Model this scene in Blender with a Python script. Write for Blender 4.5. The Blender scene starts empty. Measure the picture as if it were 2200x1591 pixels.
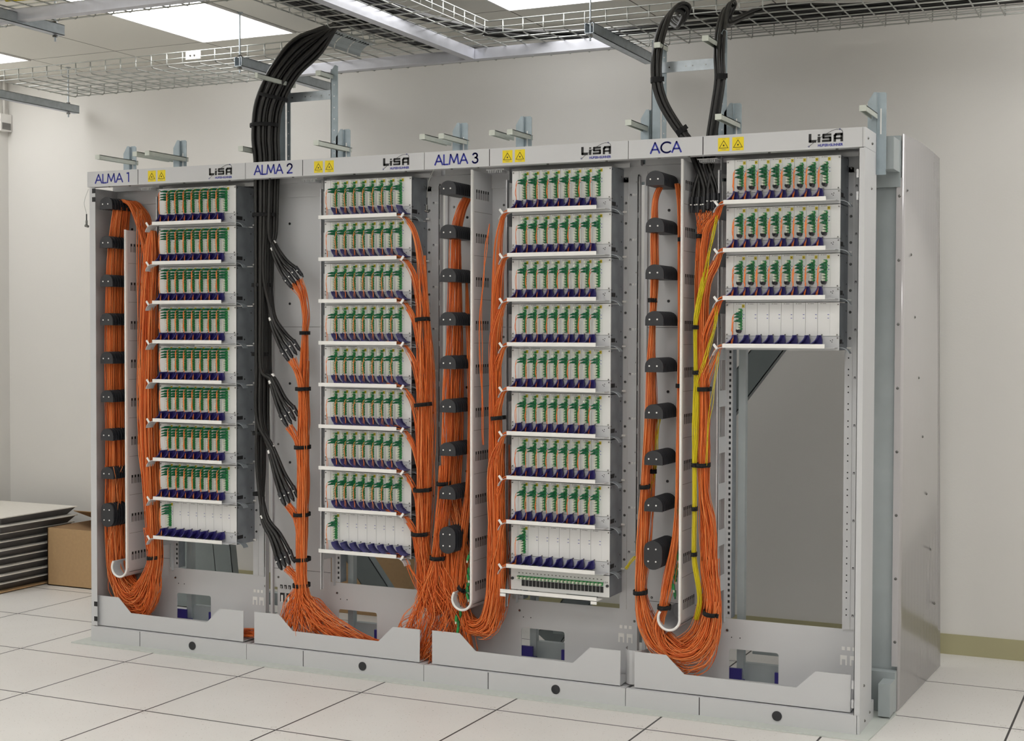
import bpy, math, random
from mathutils import Vector, Matrix
C = bpy.context.scene.collection
PI = math.pi
# ------------------------------------------------------------------ camera, world, exposure
cam = bpy.data.cameras.new('camera'); co = bpy.data.objects.new('camera', cam); C.objects.link(co)
YAW, PITCH, ROLL = 0.441026, -0.0273071, 0.0030275
cy, sy, cp, sp, cr, sr = math.cos(YAW), math.sin(YAW), math.cos(PITCH), math.sin(PITCH), math.cos(ROLL), math.sin(ROLL)
fw = Vector((-sy*cp, cy*cp, sp)); rt = Vector((cy, sy, 0)); up = rt.cross(fw)
r2 = cr*rt + sr*up; u2 = -sr*rt + cr*up
m = Matrix((r2, u2, -fw)).transposed().to_4x4(); m.translation = (4.62833, -5.15538, 1.46207)
co.matrix_world = m
cam.sensor_width = 36; cam.lens = 3047.47/2200*36; cam.clip_start = .05; cam.clip_end = 60
bpy.context.scene.camera = co
w = bpy.data.worlds.new('world'); bpy.context.scene.world = w; w.use_nodes = True
w.node_tree.nodes['Background'].inputs[0].default_value = (.8, .85, 1, 1)
w.node_tree.nodes['Background'].inputs[1].default_value = .05
vs = bpy.context.scene.view_settings
vs.view_transform = 'Standard'; vs.look = 'None'; vs.gamma = 1; vs.use_curve_mapping = False
vs.exposure = 0.0
LIGHT = 5.1
bpy.context.scene.cycles.max_bounces = 8
bpy.context.scene.cycles.diffuse_bounces = 6
bpy.context.scene.cycles.caustics_reflective = False
bpy.context.scene.cycles.caustics_refractive = False
# ------------------------------------------------------------------ materials
def srgb(r, g, b):
    return tuple(((c/255)/12.92 if c/255 <= .04045 else ((c/255+.055)/1.055)**2.4) for c in (r, g, b)) + (1,)
def mat(name, col, rough=.5, metal=0, spec=.5, noise=0, nscale=8, bump=0, bscale=200, emit=0, coat=0):
    m = bpy.data.materials.new(name); m.use_nodes = True; nt = m.node_tree; b = nt.nodes['Principled BSDF']
    c = srgb(*col)
    b.inputs['Base Color'].default_value = c; b.inputs['Roughness'].default_value = rough
    b.inputs['Metallic'].default_value = metal; b.inputs['Specular IOR Level'].default_value = spec
    if noise or bump:
        tc = nt.nodes.new('ShaderNodeTexCoord')
    if noise:
        n = nt.nodes.new('ShaderNodeTexNoise'); n.inputs['Scale'].default_value = nscale; n.inputs['Detail'].default_value = 5
        nt.links.new(tc.outputs['Object'], n.inputs['Vector'])
        cr_ = nt.nodes.new('ShaderNodeValToRGB')
        cr_.color_ramp.elements[0].position = .3; cr_.color_ramp.elements[1].position = .7
        cr_.color_ramp.elements[0].color = tuple(x*(1-noise) for x in c[:3])+(1,)
        cr_.color_ramp.elements[1].color = tuple(min(1, x*(1+noise)) for x in c[:3])+(1,)
        nt.links.new(n.outputs['Fac'], cr_.inputs['Fac']); nt.links.new(cr_.outputs['Color'], b.inputs['Base Color'])
    if bump:
        n2 = nt.nodes.new('ShaderNodeTexNoise'); n2.inputs['Scale'].default_value = bscale
        nt.links.new(tc.outputs['Object'], n2.inputs['Vector'])
        bp = nt.nodes.new('ShaderNodeBump'); bp.inputs['Strength'].default_value = bump; bp.inputs['Distance'].default_value = .002
        nt.links.new(n2.outputs['Fac'], bp.inputs['Height']); nt.links.new(bp.outputs['Normal'], b.inputs['Normal'])
    if emit:
        b.inputs['Emission Color'].default_value = (1, .997, .988, 1); b.inputs['Emission Strength'].default_value = emit
    return m
M = {}
M['wall'] = mat('wall_paint', (222, 220, 216), .9, noise=.012, nscale=2, bump=.15, bscale=120)
M['base'] = mat('vinyl_baseboard', (172, 167, 132), .5)
M['rack'] = mat('rack_paint', (201, 202, 204), .42, noise=.015, nscale=5, bump=.05, bscale=400)
M['skirt'] = mat('skirt_paint', (199, 200, 202), .38, bump=.05, bscale=400)
M['panel'] = mat('shelf_faceplate', (222, 222, 221), .35)
M['lip'] = mat('white_powder_coat', (238, 237, 234), .35)
M['galv'] = mat('galvanised_steel', (176, 184, 190), .38, metal=.75, noise=.12, nscale=30)
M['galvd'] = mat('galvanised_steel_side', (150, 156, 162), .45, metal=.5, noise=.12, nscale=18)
M['zinc'] = mat('zinc_bracket', (160, 173, 180), .42, metal=.3, noise=.1, nscale=25)
M['arm'] = mat('arm_zinc', (196, 201, 192), .4, metal=.4, noise=.05, nscale=25)
M['frame'] = mat('grey_frame_steel', (168, 176, 178), .45, metal=.2, noise=.05, nscale=10)
M['darksteel'] = mat('dark_grey_steel', (128, 136, 137), .5, metal=.1, noise=.05, nscale=10)
M['wire'] = mat('bright_wire', (176, 178, 174), .38, metal=.75)
M['rail'] = mat('aluminium_rail', (196, 197, 204), .42, metal=.7, noise=.06, nscale=14)
M['sheet'] = mat('lacquered_sheet', (196, 193, 194), .16, metal=.25, noise=.02, nscale=3)
M['screw'] = mat('screw_metal', (120, 120, 118), .25, metal=.9)
M['dark'] = mat('dark_gap', (28, 28, 30), .6)
M['black'] = mat('black_plastic', (42, 43, 47), .45, bump=.1, bscale=500)
M['cable'] = mat('black_cable', (30, 29, 28), .42)
M['velcro'] = mat('velcro_black', (20, 20, 22), .9)
M['blue'] = mat('blue_plastic', (46, 40, 112), .35)
M['blueink'] = mat('blue_ink', (38, 46, 150), .5)
M['blackink'] = mat('black_ink', (22, 22, 22), .5)
M['greyink'] = mat('grey_ink', (120, 118, 116), .6)
M['green'] = mat('green_plastic', (34, 142, 70), .35)
M['greend'] = mat('dark_green_plug', (16, 104, 68), .35)
M['cream'] = mat('cream_cap', (216, 219, 200), .4)
M['yellow'] = mat('yellow_label', (236, 212, 20), .45)
M['ylabel'] = mat('small_yellow_label', (206, 186, 40), .5)
M['or1'] = mat('orange_fibre', (238, 124, 54), .45)
M['or2'] = mat('orange_fibre_deep', (216, 100, 40), .45)
M['or3'] = mat('orange_fibre_pale', (244, 150, 88), .45)
M['yel'] = mat('yellow_fibre', (222, 204, 24), .45)
M['card'] = mat('cardboard', (184, 152, 112), .85, noise=.04, nscale=60)
M['cardd'] = mat('cardboard_inside', (150, 120, 88), .9)
M['tile'] = mat('tile_laminate', (226, 222, 214), .5, noise=.03, nscale=60)
M['tiles'] = mat('tile_steel_pan', (92, 90, 90), .6, metal=.3, noise=.1, nscale=20)
M['plate'] = mat('floor_plate_zinc', (200, 205, 200), .5, noise=.03, nscale=10)
M['sensor'] = mat('white_plastic', (232, 230, 226), .4)
M['lamp'] = mat('lamp_diffuser', (255, 255, 255), .6, emit=LIGHT)
def floor_mat():
    m = bpy.data.materials.new('raised_floor_tiles'); m.use_nodes = True; nt = m.node_tree; b = nt.nodes['Principled BSDF']
    N = nt.nodes.new; L = nt.links.new
    tc = N('ShaderNodeTexCoord'); sx = N('ShaderNodeSeparateXYZ'); L(tc.outputs['Object'], sx.inputs[0])
    def math_(op, a, b_=None):
        n = N('ShaderNodeMath'); n.operation = op
        for i, v in enumerate((a, b_)):
            if v is None: continue
            if isinstance(v, (int, float)): n.inputs[i].default_value = v
            else: L(v, n.inputs[i])
        return n.outputs[0]
    def cell(sock, off, size):
        t = math_('DIVIDE', math_('SUBTRACT', sock, off), size)
        f = math_('SUBTRACT', t, math_('FLOOR', t))
        return math_('MULTIPLY', math_('MINIMUM', f, math_('SUBTRACT', 1.0, f)), size), math_('FLOOR', t)
    dx, ix = cell(sx.outputs['X'], .427, .608); dy, iy = cell(sx.outputs['Y'], -.252, .601)
    seam = math_('LESS_THAN', math_('MINIMUM', dx, dy), .0040)
    # corner fixings: small pale discs in each tile corner
    d2 = math_('ADD', math_('POWER', math_('SUBTRACT', dx, .028), 2.0), math_('POWER', math_('SUBTRACT', dy, .028), 2.0))
    ring = math_('MULTIPLY', math_('LESS_THAN', d2, .011**2), math_('GREATER_THAN', d2, .0085**2))
    sp1 = N('ShaderNodeTexNoise'); sp1.inputs['Scale'].default_value = 130; sp1.inputs['Detail'].default_value = 2; L(tc.outputs['Object'], sp1.inputs['Vector'])
    r1 = N('ShaderNodeValToRGB'); r1.color_ramp.elements[0].position = .27; r1.color_ramp.elements[1].position = .33
    r1.color_ramp.elements[0].color = srgb(168, 158, 146); r1.color_ramp.elements[1].color = srgb(230, 228, 225); L(sp1.outputs['Fac'], r1.inputs['Fac'])
    n2 = N('ShaderNodeTexNoise'); n2.inputs['Scale'].default_value = 3; n2.inputs['Detail'].default_value = 6; L(tc.outputs['Object'], n2.inputs['Vector'])
    mx0 = N('ShaderNodeMix'); mx0.data_type = 'RGBA'; mx0.blend_type = 'MULTIPLY'; mx0.inputs[0].default_value = 1
    r2_ = N('ShaderNodeValToRGB'); r2_.color_ramp.elements[0].color = (.90, .895, .885, 1); r2_.color_ramp.elements[1].color = (1, 1, 1, 1); L(n2.outputs['Fac'], r2_.inputs['Fac'])
    L(r1.outputs['Color'], mx0.inputs[6]); L(r2_.outputs['Color'], mx0.inputs[7])
    mx1 = N('ShaderNodeMix'); mx1.data_type = 'RGBA'; L(ring, mx1.inputs[0]); L(mx0.outputs[2], mx1.inputs[6]); mx1.inputs[7].default_value = srgb(196, 192, 186)
    mx = N('ShaderNodeMix'); mx.data_type = 'RGBA'; L(seam, mx.inputs[0]); L(mx1.outputs[2], mx.inputs[6]); mx.inputs[7].default_value = srgb(46, 42, 44)
    L(mx.outputs[2], b.inputs['Base Color']); b.inputs['Roughness'].default_value = .42; b.inputs['Specular IOR Level'].default_value = .4
    return m
def ceil_mat():
    m = bpy.data.materials.new('ceiling_tiles'); m.use_nodes = True; nt = m.node_tree; b = nt.nodes['Principled BSDF']
    N = nt.nodes.new; L = nt.links.new
    tc = N('ShaderNodeTexCoord'); sx = N('ShaderNodeSeparateXYZ'); L(tc.outputs['Object'], sx.inputs[0])
    def math_(op, a, b_=None):
        n = N('ShaderNodeMath'); n.operation = op
        for i, v in enumerate((a, b_)):
            if v is None: continue
            if isinstance(v, (int, float)): n.inputs[i].default_value = v
            else: L(v, n.inputs[i])
        return n.outputs[0]
    def cell(sock, off, size):
        t = math_('DIVIDE', math_('SUBTRACT', sock, off), size)
        f = math_('SUBTRACT', t, math_('FLOOR', t))
        return math_('MULTIPLY', math_('MINIMUM', f, math_('SUBTRACT', 1.0, f)), size)
    seam = math_('LESS_THAN', math_('MINIMUM', cell(sx.outputs['X'], -.175, .608), cell(sx.outputs['Y'], 1.10, 1.22)), .0035)
    mx = N('ShaderNodeMix'); mx.data_type = 'RGBA'; L(seam, mx.inputs[0]); mx.inputs[6].default_value = srgb(236, 234, 226); mx.inputs[7].default_value = srgb(110, 104, 98)
    L(mx.outputs[2], b.inputs['Base Color']); b.inputs['Roughness'].default_value = .95
    return m
M['floor'] = floor_mat(); M['ceil'] = ceil_mat()

# ------------------------------------------------------------------ mesh helpers
class MB:
    """collects shapes, links them as one mesh object"""
    def __init__(s): s.v = []; s.f = []; s.mi = []; s.mats = []; s.sm = []
    def mat(s, m):
        if m not in s.mats: s.mats.append(m)
        return s.mats.index(m)
    def add(s, vs_, fs, m, smooth=False):
        o = len(s.v); s.v += [tuple(v) for v in vs_]; k = s.mat(m)
        for f in fs: s.f.append(tuple(i+o for i in f)); s.mi.append(k); s.sm.append(smooth)
        return s
    def box(s, x0, x1, y0, y1, z0, z1, m, mx=None):
        vs_ = [(x, y, z) for z in (z0, z1) for y in (y0, y1) for x in (x0, x1)]
        if mx is not None: vs_ = [mx @ Vector(v) for v in vs_]
        return s.add(vs_, [(0, 2, 3, 1), (4, 5, 7, 6), (0, 1, 5, 4), (2, 6, 7, 3), (0, 4, 6, 2), (1, 3, 7, 5)], m)
    def cyl(s, p, q, r, m, n=12, r_end=None, smooth=True):
        p = Vector(p); q = Vector(q); t = (q-p).normalized(); a = t.orthogonal().normalized(); b = t.cross(a)
        r_end = r if r_end is None else r_end
        vs_ = [p+(a*math.cos(2*PI*i/n)+b*math.sin(2*PI*i/n))*r for i in range(n)] + [q+(a*math.cos(2*PI*i/n)+b*math.sin(2*PI*i/n))*r_end for i in range(n)]
        s.add(vs_, [(i, (i+1) % n, n+(i+1) % n, n+i) for i in range(n)], m, smooth)
        return s.add(vs_, [tuple(range(n))[::-1], tuple(range(n, 2*n))], m)
    def tube(s, pts, r, m, n=5):
        pts = [Vector(p) for p in pts]; N_ = len(pts); vs_ = []
        t = (pts[1]-pts[0]).normalized(); a = t.orthogonal().normalized()
        for i in range(N_):
            t = (pts[min(i+1, N_-1)]-pts[max(i-1, 0)]).normalized()
            a = (a-t*a.dot(t)); a = a.normalized() if a.length > 1e-6 else t.orthogonal().normalized(); b = t.cross(a)
            vs_ += [pts[i]+(a*math.cos(2*PI*j/n)+b*math.sin(2*PI*j/n))*r for j in range(n)]
        fs = [(i*n+j, i*n+(j+1) % n, (i+1)*n+(j+1) % n, (i+1)*n+j) for i in range(N_-1) for j in range(n)]
        fs += [tuple(range(n))[::-1], tuple(range((N_-1)*n, N_*n))]
        return s.add(vs_, fs, m, True)
    def prism(s, poly, y0, y1, m, axis='y'):
        """polygon in (x,z) extruded along y (axis='y'), in (y,z) along x (axis='x'), in (x,y) along z"""
        n = len(poly)
        def P(a, b, c): return {'y': (a, c, b), 'x': (c, a, b), 'z': (a, b, c)}[axis]
        vs_ = [P(a, b, y0) for a, b in poly]+[P(a, b, y1) for a, b in poly]
        fs = [tuple(range(n)), tuple(range(n, 2*n))[::-1]]+[(i, n+i, n+(i+1) % n, (i+1) % n) for i in range(n)]
        return s.add(vs_, fs, m)
    def ribbon(s, prof, y0, y1, th, m):
        """thin curved sheet: open profile in (x,z), given thickness, extruded along y"""
        n = len(prof); off = []
        for i in range(n):
            dx = prof[min(i+1, n-1)][0]-prof[max(i-1, 0)][0]; dz = prof[min(i+1, n-1)][1]-prof[max(i-1, 0)][1]
            l = math.hypot(dx, dz) or 1; off.append((prof[i][0]-dz/l*th, prof[i][1]+dx/l*th))
        for i in range(n-1):
            a, b, c, d = prof[i], prof[i+1], off[i+1], off[i]
            s.prism([a, b, c, d], y0, y1, m)
        return s
    def build(s, name, parent=None, fixn=True):
        me = bpy.data.meshes.new(name); me.from_pydata(s.v, [], s.f)
        for m in s.mats: me.materials.append(M[m])
        me.polygons.foreach_set('material_index', s.mi); me.polygons.foreach_set('use_smooth', s.sm)
        me.update()
        if fixn and len(s.f) < 6000:
            import bmesh
            bm = bmesh.new(); bm.from_mesh(me); bmesh.ops.recalc_face_normals(bm, faces=bm.faces); bm.to_mesh(me); bm.free()
        o = bpy.data.objects.new(name, me); C.objects.link(o)
        if parent is not None: o.parent = parent
        return o
def tag(o, label=None, cat=None, group=None, kind=None):
    for k, v in (('label', label), ('category', cat), ('group', group), ('kind', kind)):
        if v: o[k] = v
    return o
def thing(name, label, cat, loc=(0, 0, 0), group=None):
    o = bpy.data.objects.new(name, None); C.objects.link(o); o.location = loc; o.empty_display_size = .05
    return tag(o, label, cat, group)
def copy_tree(o, parent=None):
    c = o.copy(); C.objects.link(c)
    if parent is not None: c.parent = parent
    for ch in list(o.children): copy_tree(ch, c)
    return c
def at(mesh_obj, parent, loc, name=None):
    c = mesh_obj.copy(); C.objects.link(c); c.parent = parent; c.location = loc
    return c
def catmull(pts, step=6):
    P = [tuple(p) for p in pts]; P = [P[0]]+P+[P[-1]]; out = []
    for i in range(1, len(P)-2):
        for k in range(step):
            t = k/step; o = []
            for a, b, c, d in zip(P[i-1], P[i], P[i+1], P[i+2]):
                o.append(.5*((2*b)+(-a+c)*t+(2*a-5*b+4*c-d)*t*t+(-a+3*b-3*c+d)*t**3))
            out.append(tuple(o))
    out.append(P[-2]); return out
def disk(n, rnd):
    return [(math.sqrt((i+.5)/n)*math.cos(i*2.39996+rnd.random()*.5), math.sqrt((i+.5)/n)*math.sin(i*2.39996+rnd.random()*.5)) for i in range(n)]
def strands(mb, pts, n, r=.0012, seed=0, mats=('or1', 'or2', 'or3', 'or1'), wander=.25, step=6, sides=4, ysort=False):
    """n loose fibres following a path; each path point is ((x,y,z), half width across, half depth)"""
    rnd = random.Random(seed)
    P = catmull([tuple(p[0])+(p[1], p[2]) for p in pts], step); N_ = len(P)
    fr = []
    for i in range(N_):
        a = P[max(i-1, 0)]; b = P[min(i+1, N_-1)]; tx, tz = b[0]-a[0], b[2]-a[2]; l = math.hypot(tx, tz) or 1
        fr.append((-tz/l, tx/l))
    for (u, v) in disk(n, rnd):
        ph = [rnd.random()*2*PI for _ in range(4)]; fq = [rnd.uniform(.4, 1.5)*2*PI/N_ for _ in range(4)]
        w1 = wander; line = []
        for i, (x, y, z, ra, rb) in enumerate(P):
            a = u+w1*math.sin(fq[0]*i*2+ph[0])+w1*.3*math.sin(fq[1]*i*4+ph[1]); b = v+w1*math.sin(fq[2]*i*2+ph[2])
            k = math.hypot(a, b)
            if k > 1.1: a /= k/1.1; b /= k/1.1
            nx, nz = fr[i]
            line.append((x+nx*a*ra, y+b*rb, z+nz*a*ra))
        mb.tube(line, r*rnd.uniform(.9, 1.1), mats[rnd.randrange(len(mats))], sides)
def tie(parent, p, rx, ry, tilt=0, h=.016, tail=True):
    rx *= 1.10; ry = ry*1.25+.004
    mb = MB(); n = 20; vs_ = []
    for z in (-h/2, h/2):
        for k in (1.0, 1.12):
            vs_ += [(math.cos(2*PI*i/n)*rx*k, math.sin(2*PI*i/n)*ry*k, z) for i in range(n)]
    fs = []
    for i in range(n):
        j = (i+1) % n
        fs += [(n+i, n+j, 3*n+j, 3*n+i), (i, j, n+j, n+i), (2*n+i, 3*n+i, 3*n+j, 2*n+j), (i, 2*n+i, 2*n+j, j)]
    mb.add(vs_, fs, 'velcro', True)
    if tail: mb.box(rx*.6, rx*1.35, -ry*.4-.002, -ry*.4+.002, -h/2, h/2, 'velcro')
    o = mb.build('cable_tie', parent); o.location = p; o.rotation_euler = (0, tilt, 0)
    return o
def screws(mb, pts, y, r=.0055, m='screw'):
    for x, z in pts: mb.cyl((x, y, z), (x, y-.004, z), r, m, 10, r*.6)

# ------------------------------------------------------------------ the room
XL, XR, YB, YF, ZC = -1.99, 7.0, 1.515, -8.0, 3.021
def struct(o): o['kind'] = 'structure'; return o
struct(MB().box(XL-.1, XR+.1, YF-.1, YB+.1, -.1, 0, 'floor').build('floor'))
struct(MB().box(XL-.1, XR+.1, YF-.1, YB+.1, ZC, ZC+.1, 'ceil').build('ceiling'))
struct(MB().box(XL-.1, XR+.1, YB, YB+.1, 0, ZC, 'wall').build('wall_back'))
struct(MB().box(XL-.1, XL, YF, YB, 0, ZC, 'wall').build('wall_left'))
struct(MB().box(XR, XR+.1, YF, YB, 0, ZC, 'wall').build('wall_right'))
struct(MB().box(XL-.1, XR+.1, YF-.1, YF, 0, ZC, 'wall').build('wall_front'))
def bboard(name, x0, x1, y0, y1, axis):
    mb = MB().box(x0, x1, y0, y1, 0, .092, 'base')
    struct(mb.build(name))
bboard('baseboard_back', XL+.006, XR, YB-.006, YB, 'x'); bboard('baseboard_left', XL, XL+.006, YF, YB, 'y')
lamp_names = {(0, 0): 'beyond the left end of the racks', (1, 0): 'above the ALMA 1 and ALMA 2 racks', (2, 0): 'above the ALMA 3 rack', (3, 0): 'behind the right end of the racks'}
lamp0 = None
for j, yc in enumerate((.49, -1.95, -4.39, -6.83)):  # only the first row has visible panels; the rest are added for lighting
    for i in range(6 if j < 2 else 5):
        xc = -1.696+i*1.824
        if i == 0: xc = -1.69
        if (i, j) == (3, 0): continue
        if (i, j) == (4, 0): xc = 4.384  # unseen panel, position set to brighten the wall at the right
        if i == 5: xc = 6.208 if j == 0 else 6.6  # extra unseen panels, added to brighten the right side
        if i == 4 and j == 1: xc = 5.0
        lab = 'flat white ceiling light panel ' + (lamp_names[(i, j)] if (i, j) in lamp_names else 'added out of view to light the room')
        if lamp0 is None:
            t = thing('ceiling_light', lab, 'ceiling light', (xc, yc, ZC), 'recessed ceiling light panels')
            fr_ = MB(); a, b = .298, .603
            for bx in ((-a, a, -b, -b+.012), (-a, a, b-.012, b), (-a, -a+.012, -b, b), (a-.012, a, -b, b)): fr_.box(bx[0], bx[1], bx[2], bx[3], -.008, 0, 'lip')
            fr_.build('frame', t)
            MB().box(-a+.012, a-.012, -b+.012, b-.012, -.005, 0, 'lamp').build('diffuser', t)
            lamp0 = t
        else:
            t = copy_tree(lamp0); t.location = (xc, yc, ZC); tag(t, lab)

# ------------------------------------------------------------------ racks
W = .896
BAY = ['ALMA 1', 'ALMA 2', 'ALMA 3', 'ACA']
BAYW = ['leftmost rack', 'second rack from the left', 'third rack from the left', 'rightmost rack']
def text_obj(txt, parent, x0, x1, zb, zt, m, y=-.0006, name='lettering', bold=0):
    cu = bpy.data.curves.new(name, 'FONT'); cu.body = txt; cu.size = 1; cu.offset = bold
    o = bpy.data.objects.new(name, cu); C.objects.link(o); bpy.context.view_layer.update()
    me = bpy.data.meshes.new_from_object(o.evaluated_get(bpy.context.evaluated_depsgraph_get())); bpy.data.objects.remove(o)
    xs = [v.co.x for v in me.vertices]; ys = [v.co.y for v in me.vertices]
    ax, bx, ay, by = min(xs), max(xs), min(ys), max(ys)
    mb = MB(); vs_ = [(x0+(v.co.x-ax)/(bx-ax)*(x1-x0), y, zb+(v.co.y-ay)/(by-ay)*(zt-zb)) for v in me.vertices]
    mb.add(vs_, [tuple(p.vertices) for p in me.polygons], m)
    o = mb.build(name, parent); return o
def stroke(mb, pts, wd, y, m, z0=0):
    """flat lettering stroke in the x-z plane"""
    for (a, b), (c, d) in zip(pts[:-1], pts[1:]):
        l = math.hypot(c-a, d-b) or 1; ux, uz = (c-a)/l*wd*.5, (d-b)/l*wd*.5; nx, nz = -uz, ux
        mb.prism([(a-nx-ux*.6, b-nz-uz*.6), (c-nx+ux*.6, d-nz+uz*.6), (c+nx+ux*.6, d+nz+uz*.6), (a+nx-ux*.6, b+nz-uz*.6)], y, y+.0008, m)
def arc(cx, cz, r, a0, a1, n=12, rz=None):
    rz = r if rz is None else rz
    return [(cx+r*math.cos(math.radians(a0+(a1-a0)*i/n)), cz+rz*math.sin(math.radians(a0+(a1-a0)*i/n))) for i in range(n+1)]
GLY = {'A': (.78, [[(0, 0), (.39, 1), (.78, 0)], [(.15, .34), (.63, .34)]]),
       'L': (.42, [[(0, 1), (0, 0), (.42, 0)]]),
       'M': (.92, [[(0, 0), (.12, 1), (.46, .15), (.80, 1), (.92, 0)]]),
       'C': (.82, [arc(.5, .5, .5, 48, 312, 22)]),
       ' ': (.25, []),
       '1': (.2, [[(0, .97), (.2, 1), (.2, 0)]]),
       '2': (.55, [arc(.27, .71, .27, 175, -40, 14)+[(.0, 0), (.56, 0)]]),
       '3': (.5, [arc(.22, .76, .22, 160, -90, 12), arc(.22, .27, .27, 90, -160, 12)])}
def title(parent, txt, x0, x1, zb, zt):
    w_ = sum(GLY[c][0]+.14 for c in txt)-.14; sx_ = (x1-x0)/w_; sz_ = zt-zb; x = 0; mb = MB()
    for c in txt:
        g = GLY[c]
        for s_ in g[1]: stroke(mb, [(x0+(x+a)*sx_, zb+b*sz_) for a, b in s_], .0064, -.0008, 'blueink')
        x += g[0]+.14
    return mb.build('lettering', parent)
def logo(parent, x0):
    mb = MB(); z0, h, wd = 2.1530, .0300, .0098; y = -.0009
    def S(pts, k=1): stroke(mb, [(x0+a, z0+b) for a, b in pts], wd*k, y, 'blackink')
    S([(.0049, h-.001), (.0049, .0045), (.0245, .0045)]); S([(.0375, .0025), (.0375, .0175)]); S([(.0350, .0262), (.0400, .0262)], .55)
    S([(.0800, h-.004), (.0535, h-.004), (.0535, .0155), (.0790, .0155), (.0790, .0042), (.0510, .0042)], .80)
    S([(.0950, .0020), (.0950, h-.009), (.0990, h-.0042), (.1200, h-.0042), (.1200, .0020)], .92); S([(.095, .0110), (.119, .0110)], .65)
    n = mb.build('logo_letters', parent)
    sw = MB()
    cv = [(x0+.003, z0-.012), (x0+.03, z0+.008), (x0+.062, z0+.028), (x0+.09, z0+.041), (x0+.112, z0+.043), (x0+.122, z0+.036), (x0+.1235, z0+.026)]
    cv = [(a, b) for a, b, _ in catmull([(a, b, 0) for a, b in cv], 4)]
    for p, q in zip(cv[:-1], cv[1:]): stroke(sw, [p, q], .0012, y-.0004, 'blackink')
    for cx, cz in ((x0+.001, z0-.0135), (x0+.113, z0+.0435)): stroke(sw, arc(cx, cz, .0024, 0, 360, 10), .001, y-.0004, 'blueink')
    sw.build('logo_swoosh', parent)
    text_obj('HUBER+SUHNER', parent, x0+.034, x0+.125, 2.1365, 2.1465, 'blueink', -.0008, bold=.035)
def warn(parent, x0):
    mb = MB(); z0, z1 = 2.1395, 2.189; mb.box(x0, x0+.044, -.0008, 0, z0, z1, 'yellow')
    cx, cz = x0+.022, z0+.022; h = .017
    stroke(mb, [(cx-h, cz-h*.62), (cx, cz+h*1.0), (cx+h, cz-h*.62), (cx-h, cz-h*.62)], .0016, -.0016, 'blackink')
    cz -= .001
    mb.prism([(cx+.0038*math.cos(a*PI/8)*(1 if a % 2 else .62), cz+.0038*math.sin(a*PI/8)*(1 if a % 2 else .62)) for a in range(16)], -.0016, -.0008, 'blackink')
    for k, (dz, ww) in enumerate(((.0035, .014), (.0058, .019), (.0445, .013))): mb.box(cx-ww/2, cx+ww/2, -.0012, -.0008, z0+dz, z0+dz+.0008, 'greyink')
    mb.build('warning_sign', parent)
SPZ = [2.024-.1790*i for i in range(8)]
def spool_mesh(double=False):
    """one finger spool: domed front plate, riveted, with a row of domed fins behind it"""
    def prof(sx=1, top=.056, fl=.0):
        pts = [(-.037, 0), (.037, 0), (.037, .022)] + [(.037*math.cos(math.radians(a)), .022+(top-.022)*math.sin(math.radians(a))**.9) for a in (18, 36, 54, 72, 90, 108, 126, 144, 162)] + [(-.037, .022)]
        pts = [(x-.004*(z > .02), z) for x, z in pts] if fl else pts
        return [(x*sx, z) for x, z in pts]
    mb = MB()
    sides = (1, -1) if double else (1,)
    for sg in sides:
        P = [(x, sg*z) for x, z in prof()]
        if sg < 0: P = P[::-1]
        mb.prism(P, 0, .006, 'black')
        for k in range(9):
            y = .022+k*.0178
            Q = [(x, sg*z) for x, z in prof(1.0, .056)]
            if sg < 0: Q = Q[::-1]
            mb.prism(Q, y, y+.0035, 'black')
        Q = [(x*.8, sg*(z*.6)) for x, z in prof()]
        if sg < 0: Q = Q[::-1]
        mb.prism(Q, .004, .178, 'black')
        for x in (-.019, .012): mb.cyl((x, 0, sg*.024), (x, -.0015, sg*.024), .0032, 'lip', 10)
    return mb
spA = spool_mesh().build('cable_spool'); spB = spool_mesh(True).build('cable_spool')
def slots_mark(mb, x, z, y, light=True):
    for i in range(3): mb.box(x+i*.012, x+i*.012+.007, y-.0006, y, z, z+.009, 'dark' if i == 0 else 'lip')
    for i in range(3): mb.box(x+i*.012+.0022, x+i*.012+.0048, y-.0012, y, z-.002, z+.006, 'rack')
RACKS = []
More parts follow.
